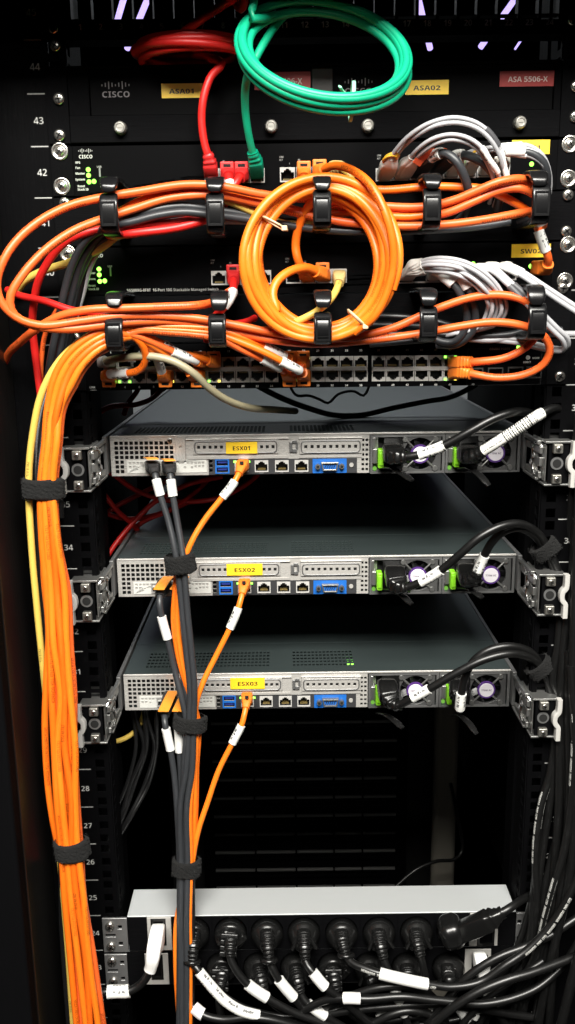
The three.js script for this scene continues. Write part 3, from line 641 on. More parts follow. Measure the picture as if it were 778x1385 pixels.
// ------------------------------------------------------------------ three rack servers
const ZF = -0.0607, SB = [Y0 - 0.2068, Y0 - 0.3401, Y0 - 0.4733], SH_ = 0.0432;
const hubMat = new THREE.MeshStandardMaterial({ roughness: 0.45, map: canvasTex(128, 128, (c, w, h) => { c.fillStyle = 'rgb(214,210,216)'; c.fillRect(0, 0, w, h); c.fillStyle = 'rgb(70,60,80)'; c.font = 'bold 21px sans-serif'; c.textAlign = 'center'; c.textBaseline = 'middle'; c.fillText('770W AC', w / 2, h / 2); }) });
function buildServer() {
  const yb = SB[0], lx = (px) => -0.214 + ((px - 152) / 553) * 0.43, ly = (px, py) => yb + ((642 - (px - 430) * 0.0055 - py) / 57) * SH_;
  const t = thing('rack_server', 'topmost of the three silver rack servers, its yellow tag the dullest', 'rack server', [0.001, yb, ZF], 'silver rack servers');
  const R = (x0, x1, y0, y1) => [lx(x0), lx(x1), ly((x0 + x1) / 2, y1), ly((x0 + x1) / 2, y0)];
  const B = (x0, x1, y0, y1, z0, z1, r = 0) => box(...R(x0, x1, y0, y1), ZF + z0, ZF + z1, r);
  const P = (x0, x1, y0, y1, z0, d, holes = [], bev = 0) => plate(...R(x0, x1, y0, y1), ZF + z0, d, holes, bev);
  const sq = (x, y, w, h = w) => R(x - w / 2, x + w / 2, y - h / 2, y + h / 2);
  const X0 = -0.214, X1 = 0.216, yT = yb + SH_;
  // case, lid with its vent slots
  part('case', [box(X0, X1, yb, yT - 0.0012, ZF - 0.72, ZF - 0.09), box(X0, X1, yb, yb + 0.0012, ZF - 0.09, ZF - 0.0014), box(X0, X0 + 0.0012, yb + 0.0012, yT - 0.0012, ZF - 0.09, ZF - 0.0014), box(X1 - 0.0012, X1, yb + 0.0012, yT - 0.0012, ZF - 0.09, ZF - 0.0014)], M.lid, t);
  part('inside', [box(X0 + 0.002, X1 - 0.002, yb + 0.0013, yb + 0.004, ZF - 0.0895, ZF - 0.0145), box(X0 + 0.002, lx(498), yb + 0.004, yT - 0.002, ZF - 0.016, ZF - 0.0145)], M.void, t);
  const vent = [];
  const vs = (a, b) => { for (let x = lx(a); x < lx(b); x += 0.0044) for (let r = 0; r < 5; r++) vent.push([x, x + 0.003, 0.02 + r * 0.0095, 0.0265 + r * 0.0095]); };
  vs(180, 360); vs(394, 482);
  const lid = part('lid', [plate(X0 + 0.0003, X1 - 0.0003, 0.0014, 0.09, 0, 0.0012, vent).rotateX(-PI / 2).translate(0, yT - 0.0012, ZF), box(X0, X1, yT - 0.0012, yT + 0.0002, ZF - 0.72, ZF - 0.0902)], M.lid, t);
  part('lid_edge', box(X0, X1, yT - 0.0018, yT + 0.0004, ZF - 0.0013, ZF + 0.0006, 0.0005), M.steel, t);
  // rear panel: perforated left field, openings
  const holes = [];
  for (let i = 0; i < 12; i++) for (let r = 0; r < 4; r++) if (!(i === 11 && r === 0)) holes.push(sq(160 + i * 6.75, 596.5 + r * 6.6, 4.9));
  for (let i = 0; i < 2; i++) for (let r = 4; r < 7; r++) holes.push(sq(160 + i * 6.75, 596.5 + r * 6.6, 4.9));
  for (const y of [622.5, 629, 635.5]) holes.push(sq(286.5, y, 4.6, 4.6));
  holes.push(R(294, 310, 621, 628.5), R(294, 310, 630.5, 638));
  const jx = [328, 355, 382.5, 409];
  for (const x of jx) holes.push(sq(x, 629.7, 18.4, 16.6));
  holes.push(sq(207.5, 629, 15.5, 12), sq(230, 629, 15.5, 12));
  for (let i = 0; i < 2; i++) for (let r = 0; r < 7; r++) holes.push(sq(492 + i * 5.4, 594.5 + r * 6.8, 3.6));
  const faceMat = M.steel;
  const face = part('rear_panel', P(152, 500.5, 586.6, 641.4, -0.0013, 0.0013, holes), faceMat, t);
  part('panel_screw', [cyl(0.0026, 0.003, 0.0016, lx(232.5), ly(232.5, 594), ZF + 0.0008)], M.chrome, t);
  // network card plate with its two optical cages
  part('card_plate', P(173.5, 281, 620.2, 638.2, 0.0001, 0.0007, [sq(207.5, 629, 15.8, 12.3), sq(230, 629, 15.8, 12.3),
    ...[0, 1, 2].flatMap((i) => [0, 1].map((r) => sq(177.5 + i * 5.4, 624.6 + r * 5.2, 3.6))), ...[3, 4].map((i) => sq(177.5 + i * 5.2, 624.6, 3.6)),
    ...[0, 1, 2, 3, 4].map((i) => sq(256 + i * 5, 624.6, 3.6)), ...[2, 3, 4].map((i) => sq(256 + i * 5, 629.6, 3.2)), [lx(189), ly(189, 631), 0.0014], [lx(251.5), ly(251, 631), 0.0014], [lx(261), ly(261, 631), 0.0014]]), M.pale, t);
  for (const x of [207.5, 230]) piece('optical_port', sfpHole, M.vc, t, lx(x), ly(x, 629), ZF + 0.0008);
  part('riser_bracket', [P(240.5, 253, 588, 621, 0.0001, 0.0024, [[lx(247), ly(247, 602), 0.0018]], 0.0003), B(243.5, 250.5, 618, 624, 0.0001, 0.002, 0.0005)], M.steel, t);
  // expansion slot covers: raised rims around a row of square openings
  const slot = (x0, x1, y0, y1, n, sx0, sx1, lab) => {
    const hs = []; for (let i = 0; i < n; i++) hs.push(sq(sx0 + ((sx1 - sx0) * i) / (n - 1), (y0 + y1) / 2, 4.6, 4.8));
    const m = part('slot_cover', [P(x0, x1, y0, y1, 0.0014, 0.0008, hs, 0.0002)], M.steel, t);
    const rim = new THREE.CatmullRomCurve3(roundRect(...R(x0 + 2, x1 - 2, y0 + 1.6, y1 - 1.6), ZF + 0.0026, 0.0034), true, 'centripetal');
    part('slot_rim', sweep(rim, 0, 1, 120, 8, () => [0.0007, 0.0007], 'f', false), M.steelDark, m);
    part('slot_void', B(x0 + 1, x1 - 1, y0 + 1, y1 - 1, 0.0001, 0.0008), M.void, m);
  };
  part('riser_plate', [P(254, 392, 591.4, 619.4, 0.0001, 0.0008, [R(265, 377, 593.6, 611.6)]), B(256, 390, 615.5, 619, 0.0009, 0.0016), B(254, 392, 590.4, 592, 0.0001, 0.003, 0.0006)], M.steel, t);
  slot(264, 378, 593, 612, 14, 271, 371);
  part('riser_plate', [P(406, 491, 591, 618.4, 0.0001, 0.0008, [R(408, 489, 593.6, 612)]), B(406, 491, 590, 591.6, 0.0001, 0.003, 0.0006)], M.steel, t);
  slot(407, 490, 593.4, 612.4, 9, 415, 482);
  part('slot_latch', [B(393, 397, 596, 610, 0.0001, 0.0026, 0.0004), B(397, 403, 594, 598, 0.0001, 0.002, 0.0004), B(397, 403, 606, 611, 0.0001, 0.002, 0.0004), B(401.5, 404.5, 597, 606, 0.0001, 0.0016)], M.steelDark, t);
  // connector strip
  const strip = canvasTex(1024, 96, (c, w, h) => { c.fillStyle = 'rgb(48,48,50)'; c.fillRect(0, 0, w, h); c.fillStyle = 'rgb(190,190,190)'; c.font = 'bold 13px sans-serif'; c.textAlign = 'center'; for (const [s, x] of [['10101', 355], ['1/Lo', 382], ['2/Lo', 409], ['M', 328]]) c.fillText(s, ((x - 284) / 200) * w, h - 4); });
  const sh = [R(294, 310, 621, 628.5), R(294, 310, 630.5, 638), ...jx.map((x) => sq(x, 629.7, 18.4, 16.6)), sq(286.5, 622.5, 4.6), sq(286.5, 629, 4.6), sq(286.5, 635.5, 4.6)];
  part('connector_strip', P(283.5, 484, 619.8, 640.6, 0.0001, 0.0006, sh), new THREE.MeshStandardMaterial({ map: strip, roughness: 0.5 }), t);
  const lj = jackGeo(0.0143, 0.0125, 1, [0.5, 0.49, 0.47]);
  for (const x of jx) piece('port', lj, M.vc, t, lx(x), ly(x, 629.7), ZF + 0.0006);
  const usb = part('usb_port', [P(292.5, 311.5, 619.8, 639.6, 0.0008, 0.0008, [R(294.5, 309.5, 621.2, 628.4), R(294.5, 309.5, 631, 638.2)])], M.blue, t);
  for (const y of [623.2, 633]) part('usb_tongue', [B(296, 308, y - 0.2, y + 2.2, -0.008, 0.0004), B(294.5, 309.5, y - 2, y + 5.2, -0.0095, -0.009)], M.usb, usb);
  // display connector on its blue field
  const vp = part('video_port', [P(424, 470, 620, 640, 0.0008, 0.0007)], M.blue, t);
  const dz = ZF + 0.0016, cx = lx(447), cyv = ly(447, 630), dsh = new THREE.Shape(), dp = (s, k) => { const w = 0.0088 * k, h = 0.0041 * k; s.moveTo(-w, h); s.lineTo(w, h); s.lineTo(w * 0.82, -h); s.lineTo(-w * 0.82, -h); s.closePath(); };
  dp(dsh, 1); const dh = new THREE.Path(); { const w = 0.0078, h = 0.0032; dh.moveTo(-w, h); dh.lineTo(-w * 0.82, -h); dh.lineTo(w * 0.82, -h); dh.lineTo(w, h); dh.closePath(); } dsh.holes.push(dh);
  part('video_shell', [new THREE.ExtrudeGeometry(dsh, { depth: 0.005, bevelEnabled: true, bevelSize: 0.0003, bevelThickness: 0.0003, bevelSegments: 2 }).translate(cx, cyv, dz),
    ...[-1, 1].map((s) => cyl(0.0029, 0.0029, 0.005, cx + s * 0.0125, cyv, dz + 0.0025, 'z', 6))], M.nickel, vp);
  part('video_pin', [0, 1, 2].flatMap((r) => [0, 1, 2, 3, 4].map((i) => cyl(0.0005, 0.0005, 0.0012, cx + (i - 2) * 0.0023 + (r - 1) * 0.0006, cyv + (r - 1) * 0.0016, dz + 0.0036, 'z', 8))), M.void, vp, 'stuff');
  part('video_socket', [cbox(cx, cyv, dz + 0.0016, 0.0146, 0.0058, 0.003)], M.blue, vp);
  part('video_screw_hole', [...[-1, 1].map((s) => cyl(0.0015, 0.0015, 0.0006, cx + s * 0.0125, cyv, dz + 0.0052, 'z', 10))], M.void, vp);
  part('id_button', [cyl(0.0022, 0.0024, 0.0014, lx(476.5), ly(476, 629), ZF + 0.0014)], M.greyPlate, t);
  const lg = new THREE.BoxGeometry(0.0026, 0.002, 0.0006);
  for (const x of [319, 338]) piece('indicator', lg, M.led, t, lx(x), ly(x, 623), ZF + 0.0021);
  // two power supplies
  for (const k of [0, 1]) {
    const o = k * 101.5, dy = -k * 0.4, q = (x0, x1, y0, y1, z0, z1, r) => B(x0 + o, x1 + o, y0 + dy, y1 + dy, z0, z1, r), qp = (x0, x1, y0, y1, z0, d, h, b) => P(x0 + o, x1 + o, y0 + dy, y1 + dy, z0, d, h, b);
    const fx = lx(569 + o), fy = ly(569 + o, 614.5 + dy), RR = (x0, x1, y0, y1) => R(x0 + o, x1 + o, y0 + dy, y1 + dy);
    const ps = part('power_supply', [qp(502, 602.6, 587.8, 641.6, -0.0012, 0.0018, [RR(505, 599, 590.5, 638.8)]), q(502, 602.6, 588, 641, -0.3, -0.0125)], M.steelDark, t);
    part('recess', [q(504, 600.5, 589, 640, -0.0124, -0.0105)], M.void, ps);
    part('latch_plate', [q(505.5, 513, 592, 640, -0.006, -0.0046), q(505, 511, 606.5, 627, -0.0045, 0.004, 0.0008), q(504.8, 508.5, 591, 606, -0.004, 0.002, 0.0005), q(511, 517, 631, 639.5, -0.006, -0.004)], M.zinc, ps);
    part('release_lever', [q(511.2, 519.2, 606, 632.4, -0.003, 0.011, 0.0016), q(512.5, 518, 610, 628, 0.0105, 0.0125, 0.0008)], M.green, ps);
    const lp = piece('indicator', new THREE.CylinderGeometry(0.0022, 0.0022, 0.001, 16).rotateX(PI / 2), k && 0 ? M.led : M.ledPs, ps, lx(508.6 + o), ly(508.6 + o, 635.5 + dy), ZF - 0.004);
    part('power_inlet', [qp(520.5, 546, 592, 637, -0.004, 0.0046, [RR(524, 543, 600, 632)]), q(522, 545, 594, 636, -0.0104, -0.0085)], M.plug, ps);
    const fan = part('fan_frame', [qp(546.5, 597, 590.5, 638.6, -0.0035, 0.003, [[fx, fy, 0.0172]], 0.0003)], std(0.1, 0.1, 0.1, 0.4, 0.5), ps);
    const sp = [];
    for (const a of [PI / 4, (3 * PI) / 4]) sp.push(new THREE.CylinderGeometry(0.0011, 0.0011, 0.045, 8).rotateZ(a).translate(fx, fy, ZF + 0.0006));
    part('fan_guard', [...sp, ...[[-1, -1], [-1, 1], [1, -1], [1, 1]].map(([a, b]) => cyl(0.0026, 0.003, 0.0018, fx + a * 0.0158, fy + b * 0.0155, ZF + 0.0008, 'z', 14))], M.zinc, fan);
    const bl = []; for (let i = 0; i < 7; i++) bl.push(new THREE.BoxGeometry(0.0095, 0.0072, 0.0006).rotateX(0.6).translate(0.012, 0, 0).rotateZ((i * 2 * PI) / 7).translate(fx, fy, ZF - 0.006));
    part('fan_blade', bl, M.blackGloss, fan);
    part('hub_ring', [cyl(0.0098, 0.0102, 0.0016, fx, fy, ZF + 0.0013, 'z', 40)], M.purple, fan);
    const disc = cyl(0.0079, 0.0082, 0.0006, fx, fy, ZF + 0.0023, 'z', 40), uv = disc.attributes.uv, pp = disc.attributes.position;
    for (let i = 0; i < uv.count; i++) uv.setXY(i, 0.5 + (pp.getX(i) - fx) / 0.0175, 0.5 + (pp.getY(i) - fy) / 0.0175);
    part('hub_disc', disc, hubMat, fan);
  }
  return t;
}
M.ledPs = new THREE.MeshStandardMaterial({ color: 0x224411, emissive: lin(0.35, 0.9, 0.12), emissiveIntensity: 0.5 });
function roundRect(x0, x1, y0, y1, z, r) {
  const o = [];
  for (const [cx, cy, a] of [[x1 - r, y1 - r, 0], [x0 + r, y1 - r, 1], [x0 + r, y0 + r, 2], [x1 - r, y0 + r, 3]]) for (let i = 0; i <= 5; i++) { const q = (a + i / 5) * PI / 2; o.push(new V3(cx + r * Math.cos(q), cy + r * Math.sin(q), z)); }
  return o;
}
const S1 = buildServer(), servers = [S1];
for (const [i, lab] of [[1, 'middle one of the three silver rack servers, with the bright yellow tag'], [2, 'lowest of the three silver rack servers, its vented lid lit along the edge']]) {
  const c = S1.clone(); c.name = numbered('rack_server'); c.position.y = SB[i]; c.userData = { label: lab, category: 'rack server', group: 'silver rack servers' }; scene.add(c); servers.push(c);
}
[['ESX01', 0, 306, 348, 597.5, 613.5, 1], ['ESX02', 1, 307, 355, 762, 778, 1], ['ESX03', 2, 312, 358, 916, 931.5, 1]].forEach(([txt, i, a, b, ya, yb]) => {
  const p = W(a, yb, ZF + 0.003), q = W(b, ya, ZF + 0.003);
  part('name_tag', printBox(p.x, q.x, p.y, q.y, ZF + 0.0035, ZF + 0.0042), tape(txt, 'rgb(232,196,40)', 'rgb(24,22,10)', 256, 88, 'bold 42px sans-serif', 1.3), servers[i]);
});
{ const p = W(470, 893, ZF - 0.04); for (const d of [0, 0.005]) piece('indicator', ledGeo, M.led, servers[2], p.x + d, SB[2] + SH_ - 0.003, ZF - 0.032); }  // green reflection inside the vent, put in as glowing spots

// slide rails with their latching ears, one at each side of each server
function buildSlide() {
  const yb = SB[0] - 0.0005, h = 0.044, t = thing('slide_rail', '', 'slide rail', [-0.2325, yb, 0], 'slide rails of the servers');
  const yc = yb + h / 2, x = -0.2325;
  // ear plate in front of the rail
  part('ear_plate', plate(x - 0.0105, x + 0.0085, yb + 0.002, yb + h - 0.002, 0.012, 0.0016, [[x + 0.0008, yc, 0.0044]], 0.0003), M.blackSoft, t);
  part('ear_hole', [cyl(0.0062, 0.0062, 0.0016, x + 0.0008, yc, 0.0143, 'z', 24).translate(0, 0, 0)], M.steelDark, t);
  part('ear_bore', [cyl(0.0042, 0.0042, 0.0004, x + 0.0008, yc, 0.0153, 'z', 20)], M.void, t);
  part('flange', box(x - 0.014, x + 0.013, yb + h - 0.0022, yb + h, -0.03, 0.0165, 0.0006), M.zinc, t); part('flange', box(x - 0.014, x + 0.013, yb, yb + 0.002, -0.03, 0.0165, 0.0006), M.zinc, t);
  const wav = curveOf([[-0.0125, -0.0225], [-0.0125, -0.012], [-0.0122, -0.008], [-0.0092, -0.004], [-0.009, 0.004], [-0.0122, 0.0085], [-0.0128, 0.0125], [-0.0128, 0.0225]].map(([a, b]) => new V3(x + a - 0.001, yc + b, 0.0185)));
  part('pull_edge', sweep(wav, 0, 1, 60, 16, () => [0.0026, 0.0042, 6], 'x'), M.offwhite, t);
  for (const d of [-0.0148, 0.0148]) {
    const nut = part('square_nut', new RoundedBoxGeometry(0.0092, 0.0092, 0.006, 2, 0.0012).translate(x + 0.0012, yc + d, 0.0166), M.nickel, t);
    piece('screw', screwSmall, M.screw, nut, x + 0.0012, yc + d, 0.0197);
  }
  // folded latch work between ear and server
  const K = [];
  for (const [xa, xb, ya, y2, z0, z1] of [[0.0105, 0.0118, 0.004, 0.04, -0.02, 0.013], [0.0122, 0.0155, 0.006, 0.012, -0.045, 0.004], [0.0122, 0.0155, 0.03, 0.037, -0.045, 0.006], [0.0128, 0.0142, 0.012, 0.03, -0.03, -0.006], [0.0125, 0.0165, 0.0385, 0.0425, -0.05, 0.0], [0.0125, 0.0165, 0.0025, 0.0055, -0.05, -0.002], [0.0108, 0.0145, 0.017, 0.026, -0.016, 0.002]]) K.push(box(x + xa, x + xb, yb + ya, yb + y2, z0, z1, 0.0008));
  part('latch_bracket', K, M.zinc, t);
  part('latch_hook', [sweep(curveOf([[0.011, 0.035, 0.004], [0.015, 0.0395, -0.002], [0.0155, 0.036, -0.016], [0.0145, 0.022, -0.018], [0.0155, 0.009, -0.014], [0.0135, 0.0055, -0.002]].map(([a, b, c]) => new V3(x + a, yb + b, c))), 0, 1, 40, 10, () => [0.0011, 0.0018, 4])], M.chrome, t);
  const lev = [];
  for (let i = 0; i < 4; i++) lev.push(new THREE.TorusGeometry(0.0026, 0.0007, 8, 18).rotateY(PI / 2).translate(x + 0.0162, yb + 0.009 + i * 0.0085, -0.012 - (i % 2) * 0.01));
  part('latch_ring', lev, M.steelDark, t);
  part('rail_member', [box(x + 0.0125, x + 0.0162, yb + 0.0045, yb + 0.04, -0.72, -0.052, 0.0006), box(x + 0.0118, x + 0.0164, yb + 0.038, yb + 0.0445, -0.72, -0.052, 0.001)], M.steelDark, t);
  return t;
}
const SL = buildSlide(), sideName = ['topmost', 'middle', 'lowest'];
[0, 1, 2].forEach((i) => [-1, 1].forEach((s) => {
  const c = i === 0 && s < 0 ? SL : SL.clone();
  if (c !== SL) { c.name = numbered('slide_rail'); scene.add(c); }
  c.userData = { label: `metal slide rail ear at the ${s < 0 ? 'left' : 'right'} end of the ${sideName[i]} silver server`, category: 'slide rail', group: 'slide rails of the servers' };
  c.position.set(s * 0.2325, SB[i] - 0.0005, 0);
  if (s > 0) c.scale.x = -1;
}));

// ------------------------------------------------------------------ two power strips at the bottom
function pdu(label, yTop, yBot, xs, dy, inlets, ears) {
  const yt = W(432, yTop, 0).y, yb = W(432, yBot, 0).y, X = (x, y) => W(x, y, 0), x0 = X(173, yTop + 20).x, x1 = X(697, yTop + 20).x;
  const t = thing('power_strip', label, 'power strip', [0, yb, 0], 'power strips');
  part('profile', [box(x0, x1, yt - 0.0016, yt, -0.047, yTop < 1250 ? 0.0004 : -0.0015, 0.0006), box(x0, x1, yb, yb + 0.0012, -0.047, -0.002, 0.0005), box(x0, x1, yb + 0.0017, yt - 0.0017, -0.047, -0.0455)], M.alu, t);
  const holes = xs.map((x) => { const p = X(x, dy); return [p.x, p.y, 0.0182]; });
  part('insert', plate(x0 + 0.0004, x1 - 0.0004, yb + 0.0003, yTop < 1250 ? yt - 0.0018 : yt - 0.0002, -0.0035, 0.0035, holes), M.blackSoft, t);
  part('insert_back', box(x0 + 0.001, x1 - 0.001, yb + 0.0018, yt - 0.0018, -0.02, -0.0185), M.black, t);
  const sk = merge([tint(clean(new THREE.CylinderGeometry(0.0182, 0.0175, 0.016, 36, 1, true).rotateX(PI / 2).translate(0, 0, -0.0095)), 0.016, 0.016, 0.016), tint(clean(new THREE.CylinderGeometry(0.0176, 0.0176, 0.001, 30).rotateX(PI / 2).translate(0, 0, -0.017)), 0.013, 0.013, 0.013),
    ...[-1, 1].map((s) => tint(clean(cyl(0.0026, 0.0026, 0.0006, s * 0.0095, 0, -0.0162)), 0.003, 0.003, 0.003)), ...[-1, 1].map((s) => tint(clean(cbox(0, s * 0.0165, -0.006, 0.004, 0.0012, 0.01)), 0.4, 0.38, 0.3))]);
  for (const x of xs) { const p = X(x, dy); piece('socket', sk, M.vc, t, p.x, p.y, -0.0003); }
  for (let i = 0; i + 1 < xs.length; i++) { const a = X((xs[i] + xs[i + 1]) / 2, dy); part('module_edge', box(a.x - 0.0006, a.x + 0.0006, yb + 0.002, yt - 0.002, 0.0001, 0.0007), M.black, t); }
  for (const [xa, xb, ha, hb] of inlets) {
    const a = X(xa, yTop + 3), b = X(xb, yBot - 3), h0 = X(ha, yTop + 6), h1 = X(hb, yBot - 6);
    const m = part('inlet_plate', plate(a.x, b.x, yb + 0.002, yt - 0.002, 0.0001, 0.0012, [[h0.x, h1.x, h1.y, h0.y]], 0.0002), M.greyPlate, t);
    part('inlet_socket', [plate(h0.x, h1.x, h1.y, h0.y, 0.0001, 0.0022, [[h0.x + 0.003, h1.x - 0.003, h1.y + 0.003, h0.y - 0.003]])], M.plug, m);
  }
  for (const s of [-1, 1]) {
    const xa = s < 0 ? -0.2405 : x1 + 0.0004, xb = s < 0 ? x0 - 0.0004 : 0.2405, m = (yt + yb) / 2;
    const sx = s * 0.2325;
    part('mounting_ear', plate(Math.min(xa, xb), Math.max(xa, xb), yb + 0.0015, yt - 0.001, 0.0006, 0.002, [[sx - 0.006, sx + 0.006, m - 0.002, m + 0.002], [sx - s * 0.011 - 0.0025, sx - s * 0.011 + 0.0025, m + 0.008, m + 0.013], [sx - s * 0.011 - 0.0025, sx - s * 0.011 + 0.0025, m - 0.013, m - 0.008]], 0.0003), M.steelDark, t);
    for (const d of [-0.0135, 0.0125]) piece('screw', screwPan, M.screw, t, sx, m + d, 0.0028, [0, 0, rr(0, 3)]);
  }
  return t;
}
const upX = [262, 312, 361.5, 411, 462, 512.5, 563, 612], loX = [301, 351, 400.5, 451, 500, 551, 606];
pdu('upper of the two power strips, with a bare silver top face', 1235.5, 1283, upX, 1259.5, [[199, 233, 204, 226], [636, 672, 646, 668]]);
pdu('lower of the two power strips, right under the silver one', 1284.2, 1329, loX, 1306.5, [[196, 229, 204, 222], [629, 662, 638, 658]]);

// ------------------------------------------------------------------ cables above: red and green coils
const RO = 0.0036;
const B_or = (o = {}) => ({ end: 0, len: 0.027, w: 0.0128, h: 0.0115, mat: M.plugOrange, ribs: 4, taper: 0.55, ...o });
M.plugOrange = std(0.8, 0.19, 0.02, 0.4); M.plugRed = std(0.55, 0.02, 0.02, 0.4); M.plugGreen = std(0.0, 0.27, 0.15, 0.4); M.plugBeige = std(0.55, 0.4, 0.16, 0.45); M.plugDark = std(0.02, 0.02, 0.021, 0.45); M.tab = std(0.85, 0.3, 0.03, 0.5); M.sfpShell = std(0.6, 0.58, 0.54, 0.45, 0.15);
function coil(c, ex, ey, turns, rx, ry, wob, n = 22, a0 = 0, shrink = 0) {          // loose loops round c in the plane ex, ey
  const en = new V3().crossVectors(ex, ey).normalize(), pts = [];
  let s = 11;
  const q = [];
  for (let k = 0; k <= turns + 1; k++) q.push([rr(-1, 1), rr(-1, 1), rr(-1, 1), rr(-1, 1)]);
  for (let i = 0; i <= turns * n; i++) {
    const k = Math.floor(i / n), f = (i % n) / n, a = a0 + (i / n) * 2 * PI, L = (j) => q[k][j] * (1 - f) + q[k + 1][j] * f;
    const r = 1.02 + L(0) * wob[0] - shrink * ((i / n + 2.4 * Math.floor(i / n)) % (turns || 1)) ;
    pts.push(c.clone().addScaledVector(ex, Math.cos(a) * rx * r + L(2) * wob[2]).addScaledVector(ey, Math.sin(a) * ry * r + L(3) * wob[2]).addScaledVector(en, L(1) * wob[1]));
  }
  return pts;
}
{ // red coil lying on the shelf, seen from below its level
  const c = W(258, 72, 0.0);
  const pts = coil(c, new V3(1, 0, 0.05), new V3(0, -0.05, 1).normalize(), 6, 0.05, 0.05, [0.06, 0.009, 0.003], 22, -PI / 2, 0.02);
  const A = [[322, -6, 60], [300, 8, 40], [270, 28, 30], [245, 50, 16]].map(([x, y, z]) => W(x, y, z / 1000));
  const Z = [[300, 86, 18], [285, 104, 26], [275, 135, 28], [273, 165, 26], [277, 195, 24], [283, 215, 22], [285, 229, 16], [286, 237, 6]].map(([x, y, z]) => W(x, y, z / 1000));
  const cv = curveOf([...A, ...pts.slice(2, -2), ...Z]);
  cord('patch_cable', 'red cable coiled flat on top of the firewall shelf, hanging down to the upper switch', 'cable', J.red, 0.0035, cv, { boots: [B_or({ end: 1, mat: M.plugRed, len: 0.026, ribs: 3 })] });
  cord('patch_cable', 'short piece of red cable hanging from above beside the green coil', 'cable', J.red, 0.0035, [[330, -20, 10], [331, 0, 12], [327, 12, 8], [318, 2, 0], [318, -20, -5]]);
  const gc = W(438, 76, 0.075);
  const dir = (ax, ay, az) => new V3(ax, ay, az);
  const gp = coil(gc, dir(0.066, -0.018, 0.006), dir(0.016, 0.042, -0.036), 6, 1, 1, [0.15, 0.009, 0.007], 24, PI * 0.78);
  const G0 = [[342, -25, 70], [344, 0, 72], [340, 24, 78]].map(([x, y, z]) => W(x, y, z / 1000));
  const G1 = [[338, 95, 70], [332, 120, 55], [332, 150, 42], [336, 180, 34], [341, 203, 26], [346, 220, 18], [348, 236, 6]].map(([x, y, z]) => W(x, y, z / 1000));
  const gcv = curveOf([...G0, ...gp.slice(0, -1), ...G1]);
  const gt = cord('patch_cable', 'green cable wound into a big tied coil hanging before the firewalls', 'cable', J.green, 0.0034, gcv, { boots: [B_or({ end: 1, mat: M.plugGreen, len: 0.026, ribs: 3 })] });
  const b = W(477, 135, 0.1);
  const tie = new THREE.CatmullRomCurve3(Array.from({ length: 12 }, (_, i) => { const a = (i / 12) * 2 * PI; return new V3(b.x + 0.0012 * Math.cos(a), b.y + 0.0145 * Math.cos(a), b.z + 0.013 * Math.sin(a) - 0.006); }), true);
  const ct = thing('wire_tie', 'pale green wire tie at the bottom of the green coil', 'cable tie', b);
  part('tie', [sweep(tie, 0, 1, 40, 8, () => [0.0008, 0.0016, 4]), sweep(curveOf([[468, 127, 104], [462, 121, 108], [460, 117, 112]].map(([x, y, z]) => W(x, y, z / 1000))), 0, 1, 10, 8, () => [0.0016, 0.0008, 4])], M.tieGreen, ct);
}
// ------------------------------------------------------------------ plugs and cords in the port blocks of the upper switch
const pc = (label, mat, pts, o) => cord('patch_cable', label, 'cable', mat, o?.r ?? RO, pts, o);
pc('first of two short red cables beside the green plug, with a white band', J.red, [[308, 238, 3], [308, 236, 14], [309, 238, 24], [311, 248, 30], [308, 262, 34], [300, 275, 36], [282, 290, 40], [250, 299, 46], [200, 305, 50], [150, 309, 52], [118, 314, 54], [90, 326, 52], [68, 350, 46], [52, 380, 40], [46, 410, 32], [44, 440, 24], [48, 480, 16], [58, 560, 14], [66, 660, 14], [70, 800, 14], [80, 1000, 14], [90, 1160, 14]], { boots: [B_or({ mat: M.plugRed, latch: 1, len: 0.022 })], sleeves: [[310, 246, 309, 256, M.sleevePlain]] });
pc('second short red cable, plugged in directly left of the green plug', J.red, [[327, 237.5, 3], [327, 236, 14], [325, 239, 23], [319, 248, 30], [312, 260, 30], [300, 282, 33], [278, 297, 44], [240, 308, 52], [195, 314, 56], [158, 318, 50], [140, 318, 30]], { boots: [B_or({ mat: M.plugRed, latch: 1, len: 0.022 })] });
pc('orange cable plugged straight into the right port block of the upper switch', J.orangeRed, [[411, 236, 3], [411, 236, 16], [411, 240, 24], [413, 250, 28], [420, 264, 30], [450, 276, 32], [500, 281, 36], [560, 290, 40], [600, 289, 48], [640, 273, 54], [675, 258, 56], [705, 255, 56], [728, 268, 54], [735, 290, 40], [735, 305, 20]], { boots: [B_or({ latch: 1, len: 0.022 })] });
pc('orange cable arching from the upper switch over the right side of the coil', J.orange, [[432, 235, 3], [433, 232, 15], [440, 228, 26], [455, 224, 40], [480, 232, 58], [503, 252, 74], [520, 285, 82], [530, 320, 82], [532, 360, 78], [522, 400, 74], [505, 430, 70], [480, 450, 60]], { boots: [B_or({ latch: 1, len: 0.022 })] });
pc('beige yellow cable at the right end of the port block of the upper switch', J.yellow, [[453, 235, 3], [453, 229, 15], [460, 226, 24], [472, 236, 30], [477, 250, 32], [476, 268, 30], [455, 285, 28], [420, 300, 26], [388, 303, 28], [345, 288, 36], [310, 272, 44], [270, 264, 46], [240, 265, 46], [212, 272, 44], [190, 288, 42], [165, 312, 40], [140, 333, 36], [97, 354, 30], [60, 366, 24], [34, 380, 16], [22, 395, 8]], { boots: [B_or({ mat: M.plugBeige, latch: 0, len: 0.024, w: 0.013, h: 0.013 })] });
